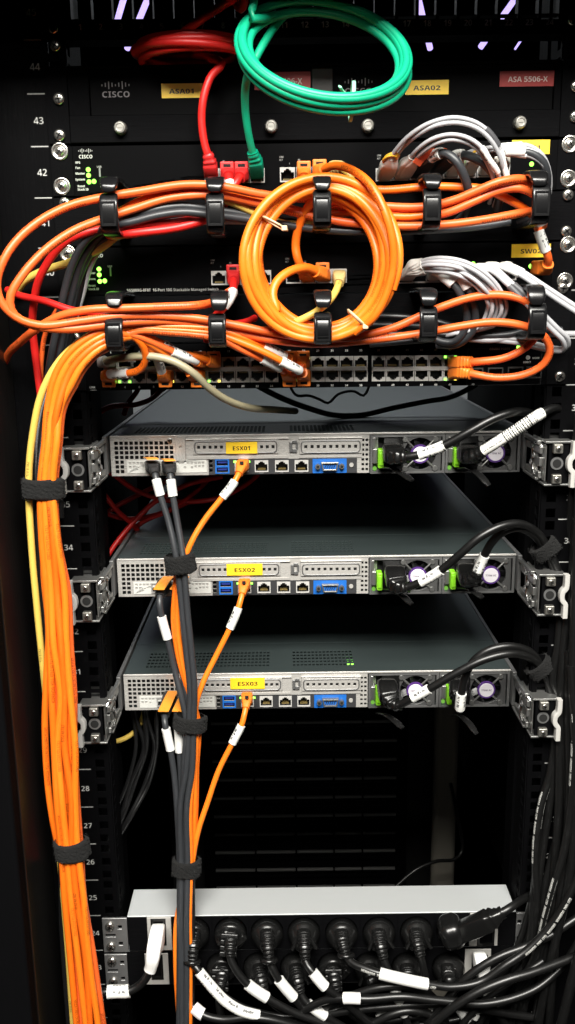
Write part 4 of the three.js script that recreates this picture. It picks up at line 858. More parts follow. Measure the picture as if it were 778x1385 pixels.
// ------------------------------------------------------------------ cables lying in the upper cable manager
pc('uppermost orange cable sweeping left from the upper cable manager to the frame edge', J.orangeRed, [[728, 252, 40], [705, 242, 58], [675, 246, 62], [645, 258, 58], [610, 272, 52], [570, 280, 46], [520, 279, 40], [460, 272, 36], [400, 268, 40], [350, 262, 50], [300, 252, 58], [250, 250, 60], [190, 259, 64], [140, 267, 68], [95, 278, 74], [55, 298, 82], [24, 324, 90], [6, 350, 96], [-4, 380, 98], [0, 405, 98], [20, 428, 94], [55, 440, 88], [110, 434, 78], [155, 428, 70], [200, 427, 62], [260, 430, 56], [310, 438, 54], [360, 448, 50], [420, 458, 46], [470, 457, 44], [530, 444, 44], [590, 418, 48], [640, 402, 54], [680, 399, 58], [712, 408, 60], [728, 430, 56], [724, 456, 46], [705, 474, 38], [680, 485, 34], [648, 489, 28], [622, 490, 15], [613, 490, 3]], { boots: [B_or({ end: 1, len: 0.026 })], step: 0.006 });
pc('second orange cable in the upper cable manager, looping back below on the left', J.orangeRed, [[728, 284, 40], [700, 289, 52], [650, 298, 56], [600, 304, 52], [550, 306, 46], [500, 304, 38], [440, 296, 34], [390, 285, 36], [340, 273, 44], [290, 264, 52], [230, 268, 56], [180, 283, 60], [140, 296, 66], [100, 312, 76], [62, 338, 84], [32, 370, 92], [14, 402, 96], [18, 424, 94], [45, 440, 88], [90, 445, 80], [130, 441, 72], [160, 437, 66], [210, 434, 58], [260, 437, 52], [310, 447, 48], [370, 460, 44], [430, 465, 42], [500, 460, 42], [570, 451, 46], [625, 441, 54], [665, 436, 58], [705, 440, 58], [733, 452, 56], [744, 472, 52], [735, 493, 46], [708, 507, 40], [672, 511, 34], [640, 506, 26], [622, 503, 14], [613, 506, 3]], { boots: [B_or({ end: 1, len: 0.026 })], step: 0.006 });
pc('orange cable along the top of the upper cable manager, dipping right under a white band', J.orange, [[480, 254, 30], [520, 257, 30], [575, 253, 34], [620, 253, 40], [655, 256, 44], [685, 268, 44], [712, 284, 40], [726, 296, 30]], {});
pc('bright orange cable lying middle in the upper cable manager', J.orange, [[728, 268, 36], [705, 249, 50], [680, 253, 48], [640, 268, 48], [600, 285, 44], [560, 293, 42], [520, 292, 36], [470, 288, 30], [420, 288, 28], [370, 276, 32], [330, 264, 40], [290, 257, 48], [240, 257, 52], [190, 272, 54], [160, 288, 52], [145, 300, 40]], {});
for (const [k, pts] of [[0, [[690, 300, 34], [640, 307, 36], [560, 312, 38], [480, 313, 30], [420, 309, 28], [345, 298, 40], [290, 291, 52], [250, 287, 56], [215, 291, 58], [180, 300, 58], [150, 306, 56], [120, 322, 50], [98, 358, 44], [86, 400, 38], [78, 440, 30], [68, 490, 22], [60, 560, 14], [58, 640, 12], [64, 800, 12]]], [1, [[420, 305, 20], [345, 292, 34], [290, 284, 44], [245, 279, 50], [205, 285, 54], [165, 300, 50], [135, 318, 44], [112, 350, 38], [98, 395, 30], [88, 440, 22], [78, 490, 16], [68, 560, 10], [66, 640, 10], [72, 800, 10]]], [2, [[300, 294, 34], [250, 296, 40], [200, 303, 42], [160, 314, 40], [130, 332, 36], [108, 372, 30], [96, 420, 22], [84, 480, 12], [74, 560, 10], [76, 700, 10]]], [3, [[170, 308, 30], [145, 326, 28], [122, 352, 24], [106, 400, 20], [96, 450, 12], [88, 500, 9], [80, 580, 9], [82, 700, 9]]]])
  cord('data_cable', ['dark grey cable running the whole length of the upper cable manager', 'dark grey cable arching over the red ones in the upper cable manager', 'dark grey cable under the red ones at the left of the upper cable manager', 'innermost dark grey cable bending down past the green lamps of the lower switch'][k], 'cable', k === 3 ? J.black : J.greyDark, 0.0035, pts, { group: 'dark cables bending down at the left' });
cord('data_cable', 'light grey cable behind the dark grey ones in the upper cable manager', 'cable', J.grey, 0.0026, [[560, 310, 24], [480, 311, 22], [420, 305, 22], [345, 300, 26], [280, 300, 30], [200, 310, 34], [150, 326, 32], [126, 352, 26], [112, 398, 18], [100, 440, 10], [92, 480, 8], [84, 560, 8]]);
cord('data_cable', 'thin brownish orange cable among the dark ones bending down at the left', 'cable', J.orangeRed, 0.0024, [[185, 302, 30], [150, 322, 28], [118, 350, 30], [100, 384, 30], [80, 415, 26], [62, 450, 16], [56, 490, 9], [58, 560, 8], [64, 660, 8]]);
pc('thin red cable crossing from the frame edge to the lower cable manager', J.red, [[10, 392, 20], [28, 400, 34], [60, 407, 46], [100, 420, 54], [140, 424, 54], [190, 430, 50], [240, 441, 44], [285, 442, 40], [330, 436, 30], [345, 430, 14]], { r: 0.0032 });
pc('salmon orange cable along the stubs of the lower cable manager, ending at the second ring', J.orangeRed, [[2, 500, 8], [12, 478, 26], [26, 464, 44], [48, 446, 62], [80, 428, 72], [120, 419, 76], [170, 417, 72], [220, 415, 66], [265, 413, 60], [290, 408, 40], [305, 398, 30], [316, 390, 24], [317, 384, 20], [316, 378, 10], [316, 376, 3]], {});
pc('red cable plugged into the lower switch, with a white band at the second stub', J.red, [[316, 376, 3], [316, 374, 14], [316, 380, 26], [316, 388, 36], [314, 398, 44], [304, 414, 50], [290, 430, 46], [285, 445, 30], [280, 460, 10]], { boots: [B_or({ mat: M.plugRed, latch: 1, len: 0.024 })], sleeves: [[315, 394, 303, 415]] });
// ------------------------------------------------------------------ the tied orange coil over both managers
{
  const c = W(433, 353, 0.056), s = 1485;
  for (const [k, n, r0, mat, lab, aEnd] of [[0, 4, 101, J.orangeGold, 'pale orange cable wound as the outer turns of the big tied orange coil', 1.27 * PI], [1, 2, 88, J.orange, 'orange cable wound as the inner turns of the big tied orange coil', 0.5 * PI]]) {
    const q = [], T = n * 26 - (k ? 0 : 8), dz = k ? -0.006 : 0.005;
    for (let i = 0; i <= T; i++) {
      const a = aEnd - ((T - i) / 26) * 2 * PI, turn = i / 26, rad = (r0 - turn * (k ? 6 : 5.2) + 2.4 * Math.sin(a * 2 + turn * 1.7 + k)) / s;
      q.push(new V3(c.x + Math.cos(a) * rad * 0.99, c.y + Math.sin(a) * rad * 1.05 - 0.0005, c.z + dz + 0.003 * Math.sin(a * 1.5 + turn * 2) - turn * 0.0022 + 0.012 * (1 - Math.abs(Math.sin(a)))));
    }
    const tail = (k ? [[414, 284, 36], [404, 308, 30], [400, 332, 26], [404, 354, 26], [413, 369, 18], [418, 374, 3]] : [[369, 400, 54], [374, 382, 50], [392, 367, 42], [415, 362, 32], [430, 368, 22], [439, 373, 3]]).map(([x, y, z]) => W(x, y, z / 1000));
    cord('patch_cable', lab, 'cable', mat, 0.0039, curveOf([...q, ...tail]), { boots: [B_or({ end: 1, len: 0.024, latch: k ? 0 : 1 })] });
  }
  pc('beige yellow cable leaving the lower switch past the third stub of the lower manager', J.yellow, [[459, 373, 3], [459, 376, 14], [458, 384, 22], [452, 398, 34], [440, 412, 46], [424, 424, 54], [404, 434, 52], [380, 444, 46], [345, 446, 40], [290, 438, 40], [230, 430, 44], [185, 432, 50], [155, 441, 56], [120, 455, 62], [85, 483, 66], [58, 528, 66], [44, 590, 64], [39, 650, 62], [43, 740, 60], [50, 820, 58], [58, 900, 54], [66, 980, 46], [72, 1080, 40], [80, 1150, 50], [90, 1260, 55], [100, 1400, 55]], { boots: [{ end: 0, len: 0.02, w: 0.0125, h: 0.0115, mat: M.plugBeige, taper: 0.5 }], r: 0.0033 });
  for (const [x, y, z, a, lab] of [[372, 302, 0.075, -0.5, 'pale tie round the upper left of the orange coil'], [484, 432, 0.066, -0.75, 'pale tie round the lower right of the orange coil']]) {
    const p = W(x, y, z), t = thing('wire_tie', lab, 'cable tie', p), ca = Math.cos(a), sa = Math.sin(a);
    const ring = new THREE.CatmullRomCurve3(Array.from({ length: 14 }, (_, i) => { const f = (i / 14) * 2 * PI, w = 0.0108 * Math.cos(f), d = 0.0105 * Math.sin(f); return new V3(p.x + ca * w, p.y + sa * w, p.z + d - 0.007); }), true);
    part('tie', [sweep(ring, 0, 1, 48, 8, () => [0.0009, 0.0018, 4]), new RoundedBoxGeometry(0.005, 0.0045, 0.004, 2, 0.001).translate(p.x + ca * 0.009, p.y + sa * 0.009, p.z + 0.002)], M.tie, t);
  }
}
// ------------------------------------------------------------------ cables to the port switch: the left bundle
const bx = (s, y) => { const T = [[540, 66, 87], [600, 60, 80], [660, 55, 74], [730, 57, 80], [800, 63, 92], [900, 69, 99], [1000, 72, 103], [1080, 77, 107], [1148, 83, 109], [1250, 90, 121], [1400, 105, 143]]; for (let i = 1; i < T.length; i++) if (y <= T[i][0]) { const f = (y - T[i - 1][0]) / (T[i][0] - T[i - 1][0]); const a = T[i - 1][1] + f * (T[i][1] - T[i - 1][1]), b = T[i - 1][2] + f * (T[i][2] - T[i - 1][2]); return a + s * (b - a); } };
function bundle(i, n) {
  const s = i / (n - 1), fr = i % 2 ? -3.4 : 3.4, w = (y) => [bx(Math.max(0, Math.min(1, s + rr(-0.11, 0.11))), y), y, 66 + fr + rr(-2.2, 2.2)];
  return [[150, 444 + s * 24, 60 + fr], [128 + s * 4, 452 + s * 26, 64 + fr], [98 + s * 14, 473 + s * 27, 66 + fr], [76 + s * 26, 505 + s * 14, 66 + fr], w(552), w(600), [bx(s, 658), 658, 66 + fr], w(730), w(800), w(870), w(940), w(1010), w(1080), [bx(s, 1148), 1148, 66 + fr], w(1215), w(1290), w(1400)];
}
const viaHook2 = (dy) => [[296, 446 + dy, 50], [265, 443 + dy * 0.8, 52], [225, 442 + dy * 0.6, 54], [185, 442 + dy * 0.5, 56]];
const strands = [
  ['left orange cable of the bundle, curling back to the first port of the lower row', [[150, 508, 3], [147, 509, 14], [144, 508, 22], [150, 506, 28], [172, 505, 34], [188, 501, 36], [197, 486, 42], [192, 466, 50], [175, 453, 56]], [[172, 505, 149, 506]], -1, 4],
  ['bundled orange cable with a white band standing on its plug in the fifth lower port', [[227, 508, 3], [223, 509, 14], [220, 506, 22], [217, 497, 28], [211, 481, 36], [200, 467, 44], [185, 456, 52]], [[212, 484, 219, 503]], -1, 2],
  ['orange cable of the bundle slanting to the seventh port of the lower row', [[270, 508, 3], [266, 509, 13], [258, 504, 22], [248, 496, 28], [229, 481, 36], [205, 466, 46], [180, 455, 54]], [[251, 498, 231, 482]], -1, 6],
  ['bundled orange cable with a wide white band, plugged into the seventh upper port', [[270, 490, 3], [271, 489, 14], [268, 489, 24], [255, 484, 32], [232, 474, 40], [205, 462, 48], [178, 452, 56]], [[265, 488, 234, 474]], 1, 1],
  ['orange cable of the bundle reaching to the eighth port of the upper row', [[290, 490, 3], [289, 489, 14], [282, 487, 24], [262, 481, 30], [240, 477, 34], [218, 464, 42], [195, 455, 50], [178, 449, 54]], [[236, 475, 220, 465]], 1, 5],
  ['orange cable behind the second ring with its white band above the thirteenth upper port', [[391, 490, 3], [393, 488, 14], [391, 486, 24], [383, 481, 30], [357, 468, 38], [330, 457, 46], ...viaHook2(0)], [[384, 482, 356, 468]], 1, 0],
  ['orange cable behind the second ring with its white band above the thirteenth lower port', [[391, 508, 3], [391, 508, 14], [386, 503, 24], [379, 498, 30], [354, 485, 38], [330, 474, 44], ...viaHook2(12)], [[379, 498, 354, 485]], -1, 7],
  ['orange cable behind the second ring with its white band crossing between the two stacked plugs', [[410, 508, 3], [411, 507, 16], [408, 503, 28], [401, 499, 36], [380, 488, 42], [352, 474, 46], ...viaHook2(7)], [[404, 501, 380, 488]], -1, 3],
];
for (const [lab, head, sl, latch, idx] of strands)
  pc(lab, [J.orange, J.orangeRed, J.orangeGold, J.orange, J.orangeDeep, J.orange, J.orangeGold, J.orangeRed][idx], [...head, ...bundle(idx, 8)], { r: 0.0034, sleeves: sl, boots: [B_or({ latch, len: 0.023, w: 0.0128, h: 0.0108 })], step: 0.006 });
pc('short orange cable in the upper of the two stacked plugs left of the empty ports', J.orangeRed, [[410, 490, 3], [410, 490, 15], [409, 494, 24], [404, 502, 26], [392, 505, 20], [380, 500, 14]], { boots: [B_or({ latch: 1, len: 0.022 })], r: 0.0032 });
for (let i = 0; i < 3; i++) cord('data_cable', ['dark cable beside the yellow one at the back of the left bundle', 'black cable at the back of the left bundle', 'black cable running loosely down behind the left bundle'][i], 'cable', J.black, 0.0034, [[92 - i * 8, 500, 20], [72 - i * 8, 560, 34], [55 - i * 3, 640, 52], [51 + i * 4, 700, 54], [55 + i * 3, 800, 52], [62 + i * 2, 900, 50], [68 + i * 2, 1000, 50], [76 + i * 3, 1100, 52], [82 + i * 4, 1150, 54], [85 + i * 8, 1260, 50], [95 + i * 10, 1400, 48]]);
pc('orange cable bowing out at the left of the bundle between its two straps', J.orange, [[58, 720, 60], [60, 780, 62], [66, 850, 64], [63, 920, 64], [61, 980, 62], [64, 1050, 60], [70, 1100, 60], [80, 1150, 58]], { r: 0.0034 });
velcro('hook_and_loop_strap', 'black strap round the left cable bundle beside the highest server ear', pxCurve([[58, 630, 64], [58, 658, 64], [60, 690, 64]]), 0.5, 0.0165, 0.0105, 0.0195, { group: 'straps of the left bundle' });
velcro('hook_and_loop_strap', 'black strap round the left cable bundle near the bottom of the picture', pxCurve([[93, 1115, 64], [97, 1148, 64], [102, 1180, 64]]), 0.5, 0.0148, 0.011, 0.021, { group: 'straps of the left bundle' });
cord('patch_cable', 'beige cable sagging from the first upper port down to the top of the highest server', 'cable', J.beige, 0.0036, [[150, 490, 3], [143, 490, 12], [140, 490, 24], [150, 487, 30], [175, 483, 38], [205, 482, 44], [235, 489, 46], [262, 505, 44], [282, 524, 34], [305, 540, 18], [335, 551, -10], [370, 554, -60], [400, 556, -120]], { boots: [{ end: 0, len: 0.026, w: 0.012, h: 0.01, mat: M.offwhite, taper: 0.5 }] });

// ------------------------------------------------------------------ grey cables of the optical ports, upper switch
const dac = (label, mat, r, pts, o = {}) => cord('data_cable', label, 'cable', mat, r, pts, { boots: [{ end: 0, len: 0.034, w: 0.0125, h: 0.0085, mat: M.sfpShell, taper: 0.7, seg: 20, name: 'transceiver', ...(o.boot ?? {}) }], ...o });
const g42 = 'grey cables in the optical ports of the upper switch', g40 = 'grey cables in the optical ports of the lower switch';
dac('upper of the two grey cables in the tallest arc over the upper switch', J.grey, 0.0019, [[519, 236.5, 3], [521, 232, 16], [525, 220, 30], [534, 205, 40], [553, 184, 52], [580, 167, 60], [612, 159, 64], [640, 164, 66], [660, 177, 66], [674, 196, 64], [678, 205, 62], [682, 225, 58], [686, 241, 54], [684, 262, 40], [670, 285, 24]], { sleeves: [[657, 174, 674, 197, M.sleeveGrey], [677, 203, 684, 239]] });
dac('lower of the two grey cables in the tallest arc over the upper switch', J.grey, 0.0019, [[519, 238, 3], [524, 234, 14], [530, 222, 26], [541, 204, 36], [560, 186, 50], [586, 171, 60], [615, 166, 66], [640, 171, 70], [658, 183, 70], [672, 202, 66], [680, 222, 60], [685, 245, 50], [680, 268, 36]], {});
dac('upper of the two grey cables in the low arc over the upper switch', J.grey, 0.0019, [[542, 235, 3], [545, 231, 15], [552, 219, 28], [563, 204, 42], [585, 188, 56], [610, 182, 62], [634, 187, 66], [652, 200, 68], [662, 216, 66], [673, 233, 60], [676, 255, 46], [668, 280, 30]], { sleeves: [[652, 199, 673, 233]] });
dac('lower of the two grey cables in the low arc over the upper switch', J.grey, 0.0019, [[542, 237, 3], [548, 234, 14], [556, 222, 26], [568, 209, 40], [590, 194, 54], [612, 189, 60], [634, 194, 62], [650, 206, 62], [660, 222, 58], [668, 245, 50], [662, 275, 30]], {});
dac('black cable with white collar, left one of two on the upper switch', J.greyDark, 0.0038, [[565, 234, 3], [568, 231, 14], [576, 221, 26], [590, 209, 40], [604, 208, 50], [617, 218, 54], [628, 238, 52], [634, 262, 44], [628, 290, 30], [612, 305, 24]], { sleeves: [[582, 214, 597, 207]], boot: { mat: M.plugDark, w: 0.013, h: 0.0095 } });
dac('black cable with white collar, right one of two on the upper switch', J.greyDark, 0.0038, [[588, 233, 3], [592, 229, 14], [604, 218, 28], [620, 210, 42], [638, 212, 50], [656, 222, 52], [669, 238, 50], [676, 258, 42], [672, 284, 30]], { sleeves: [[607, 215, 626, 210]], boot: { mat: M.plugDark, w: 0.013, h: 0.0095 } });
for (const [k, x] of [[0, 611], [1, 633], [2, 656], [3, 676]])
  dac(['first of four grey cables sweeping right from the upper switch', 'second of four grey cables sweeping right from the upper switch', 'third of four grey cables sweeping right from the upper switch', 'last of four grey cables sweeping right from the upper switch'][k], k === 2 ? J.greyDark : J.grey, k === 2 ? 0.0034 : 0.002, [[x, 233 - k, 3], [x + 3, 228 - k, 14], [x + 11 - k * 2, 214, 30], [x + 30 - k * 8, 204 + k, 46], [692 + k * 3, 197 + k * 4, 52], [714 + k * 2, 197 + k * 5, 54], [732 + k, 208 + k * 5, 54], [742 - k, 228 + k * 3, 50], [744 - k * 2, 255, 40], [734, 285, 26], [700, 303, 18]], { sleeves: [[668 + k * 8, 199 + k * 3, 706 + k * 2, 196 + k * 5, M.sleevePlain]], group: g42 });
for (const [x, y, z, l] of [[527, 215, 34, 'yellow tie on the two grey cables at the left of the upper switch'], [646, 208, 44, 'yellow tie on the grey cables right of the middle of the upper switch']]) {
  const p = W(x, y, z / 1000), t = thing('wire_tie', l, 'cable tie', p), q = [];
  for (let i = 0; i <= 40; i++) { const a = (i / 40) * 3 * 2 * PI; q.push(new V3(p.x + 0.0062 * Math.cos(a) + i * 0.00006, p.y + 0.0026 * Math.sin(a) + Math.cos(a) * 0.001 - 0.001 + i * 0.00008, p.z + 0.005 * Math.sin(a))); }
  part('tie', sweep(curveOf(q), 0, 1, 120, 8, () => [0.0009, 0.0009]), std(0.75, 0.42, 0.03, 0.4), t);
}
for (const [a, b, l] of [[[563, 222, 34], [583, 202, 42], 'left'], [[580, 206, 34], [604, 204, 40], 'right']]) {
  const p = W(...a.slice(0, 2), a[2] / 1000), q = W(...b.slice(0, 2), b[2] / 1000), t = thing('pull_tab', `orange red pull tab, ${l} one of two beside the white collars on the upper switch`, 'pull tab', p);
  part('tab', sweep(curveOf([p, p.clone().lerp(q, 0.5).add(new V3(0, 0.001, 0.001)), q]), 0, 1, 12, 12, () => [0.0042, 0.0005, 6], 'x'), std(0.62, 0.09, 0.03, 0.5), t);
}
// lower switch
for (let k = 0; k < 5; k++)
  dac(`${['uppermost', 'second', 'third', 'fourth', 'lowest'][k]} of five light grey cables arching from the lower switch down into the manager`, J.grey, 0.0019, [[548, 375 - (k % 2), 3], [553, 371 - k * 0.5, 13], [562 + k * 2, 358 + k * 2.2, 24], [582 + k, 350 + k * 4.2, 38 + (k % 3) * 4], [612, 350 + k * 5, 50 + (k % 3) * 4], [640 - k, 359 + k * 5.4, 56 + (k % 2) * 5], [664 - k * 3, 376 + k * 5, 56 + (k % 2) * 5], [680 - k * 5, 398 + k * 3, 52], [685 - k * 6.5, 420, 44 + (k % 2) * 5], [672 - k * 6, 438 + k, 36], [640 - k * 7, 448 + k, 28], [600, 455, 20]], { group: g40 });
for (let k = 0; k < 4; k++) {
  const x = 620 + k * 19;
  dac(`${['first', 'second', 'third', 'fourth'][k]} of four light grey cables leaving the lower switch to the right edge`, J.grey, 0.0023, k < 2 ? [[x, 373.5, 3], [x + 3, 369, 14], [x + 14, 362, 28], [663 + k * 6, 366 - k * 3, 42], [684 + k * 5, 382 - k * 2, 54], [705 + k * 6, 403 - k * 3, 60], [728 + k * 6, 428 - k * 4, 60], [750 + k * 5, 449 - k * 4, 58], [762 + k * 6, 462 - k * 4, 54], [762 + k * 4, 474 - k * 3, 46], [740, 473 - k * 4, 36], [700, 464 - k * 5, 26], [640, 458, 18]] : [[x, 373, 3], [x + 3, 367, 14], [x + 8, 360, 28], [682 + (k - 2) * 5, 362 - (k - 2) * 3, 44], [704 + (k - 2) * 5, 372 - (k - 2) * 3, 54], [728 + (k - 2) * 4, 388 - (k - 2) * 4, 60], [755 + (k - 2) * 3, 406 - (k - 2) * 5, 62], [795, 432 - (k - 2) * 6, 64], [830, 455, 64]], { sleeves: k < 2 ? [[636, 364, 664, 365, M.sleevePlain], [690 + k * 5, 387 - k * 2, 706 + k * 5, 403 - k * 3, M.sleeveGrey]] : [[672, 361, 703 + (k - 2) * 5, 371 - (k - 2) * 3, M.sleevePlain]] });
}
for (const [k, x, pts] of [[0, 587, [[592, 366, 28], [602, 374, 38], [614, 384, 44], [624, 400, 44], [631, 420, 40], [630, 442, 34], [616, 462, 28], [596, 462, 24], [580, 452, 20]]], [1, 606, [[612, 364, 30], [622, 374, 42], [634, 390, 46], [640, 408, 44], [643, 430, 38], [638, 450, 32], [618, 466, 26], [590, 466, 20]]]])
  dac(['dark cable with a broad white band left of middle under the lower switch', 'dark cable with a broad white band in the middle under the lower switch'][k], J.greyDark, 0.0036, [[x, 374, 3], [x + 2, 370, 14], ...pts], { sleeves: [[pts[0][0], pts[0][1], pts[2][0], pts[2][1], M.sleevePlain, 1.5]] });
for (const [k, pts] of [[0, [[760, 446, 30], [715, 446, 30], [690, 452, 26], [640, 455, 22], [570, 460, 18], [500, 466, 14]]], [1, [[778, 452, 24], [720, 452, 24], [660, 460, 22], [600, 452, 16], [540, 440, 12], [490, 440, 10]]]]) cord('data_cable', ['dark grey cable along the bottom right of the lower cable manager', 'light grey cable running out to the right along the bottom of the lower manager'][k], 'cable', k ? J.grey : J.greyDark, 0.003, pts);
for (let k = 0; k < 3; k++) cord('data_cable', ['black cable at the back of the lower cable manager, upper', 'black cable at the back of the lower cable manager, middle', 'black cable at the back of the lower cable manager, with the sagging end'][k], 'cable', J.black, 0.0034, [[470, 430 + k * 10, 14], [520, 428 + k * 12, 18], [575, 432 + k * 10, 20], [620, 442 + k * 6, 22], [670, 440 + k * 8, 20], [700, 446 + k * 4, 12]]);
// orange plug at the right end of the lower switch
pc('orange cable with a white band dropping into the right end of the lower switch', J.orangeRed, [[727, 362, 3], [731, 362, 16], [738, 362, 26], [742, 354, 34], [741, 346, 38], [736, 333, 40], [730, 316, 42], [727, 304, 42], [728, 290, 44]], { boots: [B_or({ len: 0.03, w: 0.0135, h: 0.013, taper: 0.7 })], sleeves: [[738, 340, 729, 312]] });
// ------------------------------------------------------------------ cables in front of the servers, strapped in the middle
const SX = (i) => (i === 0 ? 0 : i === 1 ? 1 : 2);
const serverPt = (px, py, i) => { const v = W(px, py, ZF); return v; };
const mid = { v1: [243, 760], v2: [257, 975], v3: [252, 1170] };
const lead = (dx, z) => [[250 + dx, 1090, 12 + z], [251 + dx, 1170, 14 + z], [250 + dx * 0.9, 1240, 26 + z], [250 + dx, 1300, 34 + z], [249 + dx * 1.1, 1400, 40 + z]];
function dacServer(label, mat, plugPts, rest, sl, tabDir) {
  const t = cord('data_cable', label, 'cable', mat, 0.0033, [...plugPts, ...rest], { sleeves: [[...sl, M.sleevePlain, 1.35]], boots: [{ end: 0, len: 0.05, w: 0.0145, h: 0.0105, mat: M.plugDark, taper: 0.62, ribs: 3, name: 'transceiver' }] });
  const [a, b, c] = tabDir.map(([x, y, z]) => W(x, y, z / 1000));
  part('pull_tab', sweep(curveOf([a, b, c]), 0, 1, 16, 14, () => [0.0058, 0.0006, 6], 'x'), M.tab, t);
  return t;
}
dacServer('grey cable in the left optical port of the highest server, orange tab over its plug', J.greyDark, [[205, 629, -60], [207, 631, -36], [209, 636, -18], [211, 646, -10]], [[217, 670, -8], [228, 705, -4], [236, 740, 2], [240, 765, 4], [246, 820, 6], [252, 880, 8], [257, 930, 10], [256, 975, 10], [252, 1040, 12], ...lead(-6, 0)], [211, 649, 217, 670], [[201, 619, -52], [204, 619, -36], [207, 621, -18]]);
dacServer('grey cable in the right optical port of the highest server, orange tab over its plug', J.greyDark, [[228, 629, -60], [229, 631, -36], [230, 636, -18], [231, 646, -10]], [[234, 670, -8], [240, 705, -4], [246, 740, 2], [249, 765, 6], [253, 820, 8], [259, 880, 10], [263, 930, 12], [262, 975, 10], [260, 1040, 12], ...lead(3, 2)], [230, 648, 234, 670], [[224, 621, -52], [227, 621, -36], [230, 623, -18]]);
dacServer('grey cable in the left optical port of the middle server', J.greyDark, [[223, 787, -60], [220, 795, -36], [217, 803, -14], [216, 816, -6]], [[219, 835, -5], [227, 865, -4], [236, 905, -2], [246, 945, 4], [252, 975, 6], [249, 1040, 10], ...lead(-3, -6)], [219, 834, 227, 864], [[228, 780, -54], [222, 787, -28], [215, 797, -4]]);
dacServer('grey cable in the middle server half hidden behind the strapped cables', J.greyDark, [[245, 787, -60], [242, 795, -36], [240, 803, -20], [239, 816, -16]], [[239, 838, -14], [241, 866, -10], [246, 905, -4], [254, 945, 2], [260, 975, 2], [257, 1040, 6], ...lead(0, -8)], [238, 830, 240, 862], [[249, 780, -54], [244, 787, -30], [237, 797, -8]]);
dacServer('grey cable in the left optical port of the lowest server, its orange tab pointing down', J.greyDark, [[230, 940, -60], [227, 952, -36], [224, 964, -14], [223, 976, -2]], [[226, 992, 0], [231, 1016, 0], [236, 1050, 2], [240, 1100, 6], [243, 1170, 10], [243, 1240, 22], [243, 1300, 32], [242, 1400, 40]], [225, 985, 231, 1014], [[234, 935, -54], [228, 947, -28], [221, 962, -2]]);
dacServer('grey cable in the right optical port of the lowest server, its orange tab pointing down', J.greyDark, [[249, 940, -60], [246, 952, -36], [242, 964, -14], [241, 976, -2]], [[242, 992, 0], [243, 1016, 0], [245, 1050, 2], [247, 1100, 8], [248, 1170, 12], [247, 1240, 24], [246, 1300, 34], [246, 1400, 42]], [241, 985, 243, 1016], [[253, 935, -54], [247, 947, -28], [240, 962, -2]]);
const srvBoot = { end: 0, len: 0.044, w: 0.0128, h: 0.0105, mat: M.plugOrange, ribs: 4, taper: 0.66, e: 5 };
function srvCord(label, head, rest, sl) {
  const t = cord('patch_cable', label, 'cable', J.orangeGold, 0.003, [...head, ...rest], { boots: [srvBoot], sleeves: [[...sl, M.sleeve, 1.4]] });
  const p = W(head[2][0], head[2][1] - 5, (head[2][2] + 6) / 1000);
  part('latch_slot', cbox(p.x, p.y, p.z, 0.0038, 0.003, 0.0012), M.void, t);
  return t;
}
srvCord('orange cable plugged into the highest server, curving left to the strap', [[329, 629, -60], [329, 628, -42], [327, 631, -28], [321, 645, -16]], [[313, 658, -12], [300, 674, -10], [275, 706, -6], [257, 738, 0], [248, 765, 0], [242, 800, -4], [241, 850, -4], [248, 900, 0], [258, 945, 4], [265, 975, 6], [262, 1040, 8], ...lead(7, 0)], [318, 650, 301, 673]);
srvCord('orange cable plugged into the middle server, slanting down left', [[331, 789, -60], [331, 789, -42], [330, 793, -28], [326, 810, -16]], [[322, 824, -12], [311, 850, -10], [292, 888, -6], [274, 925, 0], [265, 955, 4], [266, 985, 6], [264, 1040, 6], [263, 1100, 6], [258, 1170, 8], [240, 1240, 18], [238, 1300, 26], [244, 1400, 30]], [323, 822, 311, 849]);
srvCord('orange cable plugged into the lowest server, slanting down left to the lowest strap', [[334, 943, -60], [334, 943, -42], [334, 948, -28], [331, 965, -16]], [[327, 980, -12], [314, 1006, -10], [296, 1042, -6], [281, 1085, 0], [268, 1125, 6], [260, 1170, 10], [254, 1240, 20], [252, 1300, 28], [251, 1400, 34]], [327, 981, 314, 1005]);
cord('patch_cable', 'orange cable among the strapped dark ones between the middle and lowest server', 'cable', J.orange, 0.003, [[240, 770, -12], [237, 800, -8], [235, 840, -6], [242, 890, -4], [255, 935, 2], [268, 975, 2], [266, 1040, 2], [264, 1110, 4], [256, 1170, 4], [242, 1240, 12], [247, 1300, 22], [252, 1400, 26]]);
for (let k = 0; k < 2; k++) cord('data_cable', ['black cable in the middle of the strapped bundle', 'second black cable in the middle of the strapped bundle'][k], 'cable', J.black, 0.0034, [[246 + k * 6, 800, -14], [252 + k * 4, 880, -2], [260 + k * 2, 975, -2], [256 + k * 6, 1080, 4], [255 + k * 5, 1170, 4], [256 + k * 4, 1270, 26], [254 + k * 5, 1400, 30]], { group: 'black cables of the middle bundle' });
velcro('hook_and_loop_strap', 'fuzzy black strap round the middle cables in front of the middle server', pxCurve([[239, 740, 4], [243, 761, 4], [246, 785, 5]]), 0.5, 0.0125, 0.0095, 0.0195, { fuzz: 900, group: 'straps of the middle bundle' });
velcro('hook_and_loop_strap', 'fuzzy black strap round the middle cables just under the lowest server', pxCurve([[259, 955, 5], [257, 976, 5], [255, 1000, 6]]), 0.5, 0.0145, 0.0105, 0.0175, { fuzz: 900, group: 'straps of the middle bundle' });
velcro('hook_and_loop_strap', 'fuzzy black strap round the middle cables above the power strips', pxCurve([[253, 1150, 10], [252, 1171, 10], [251, 1195, 12]]), 0.5, 0.0125, 0.0105, 0.0195, { fuzz: 900, group: 'straps of the middle bundle' });
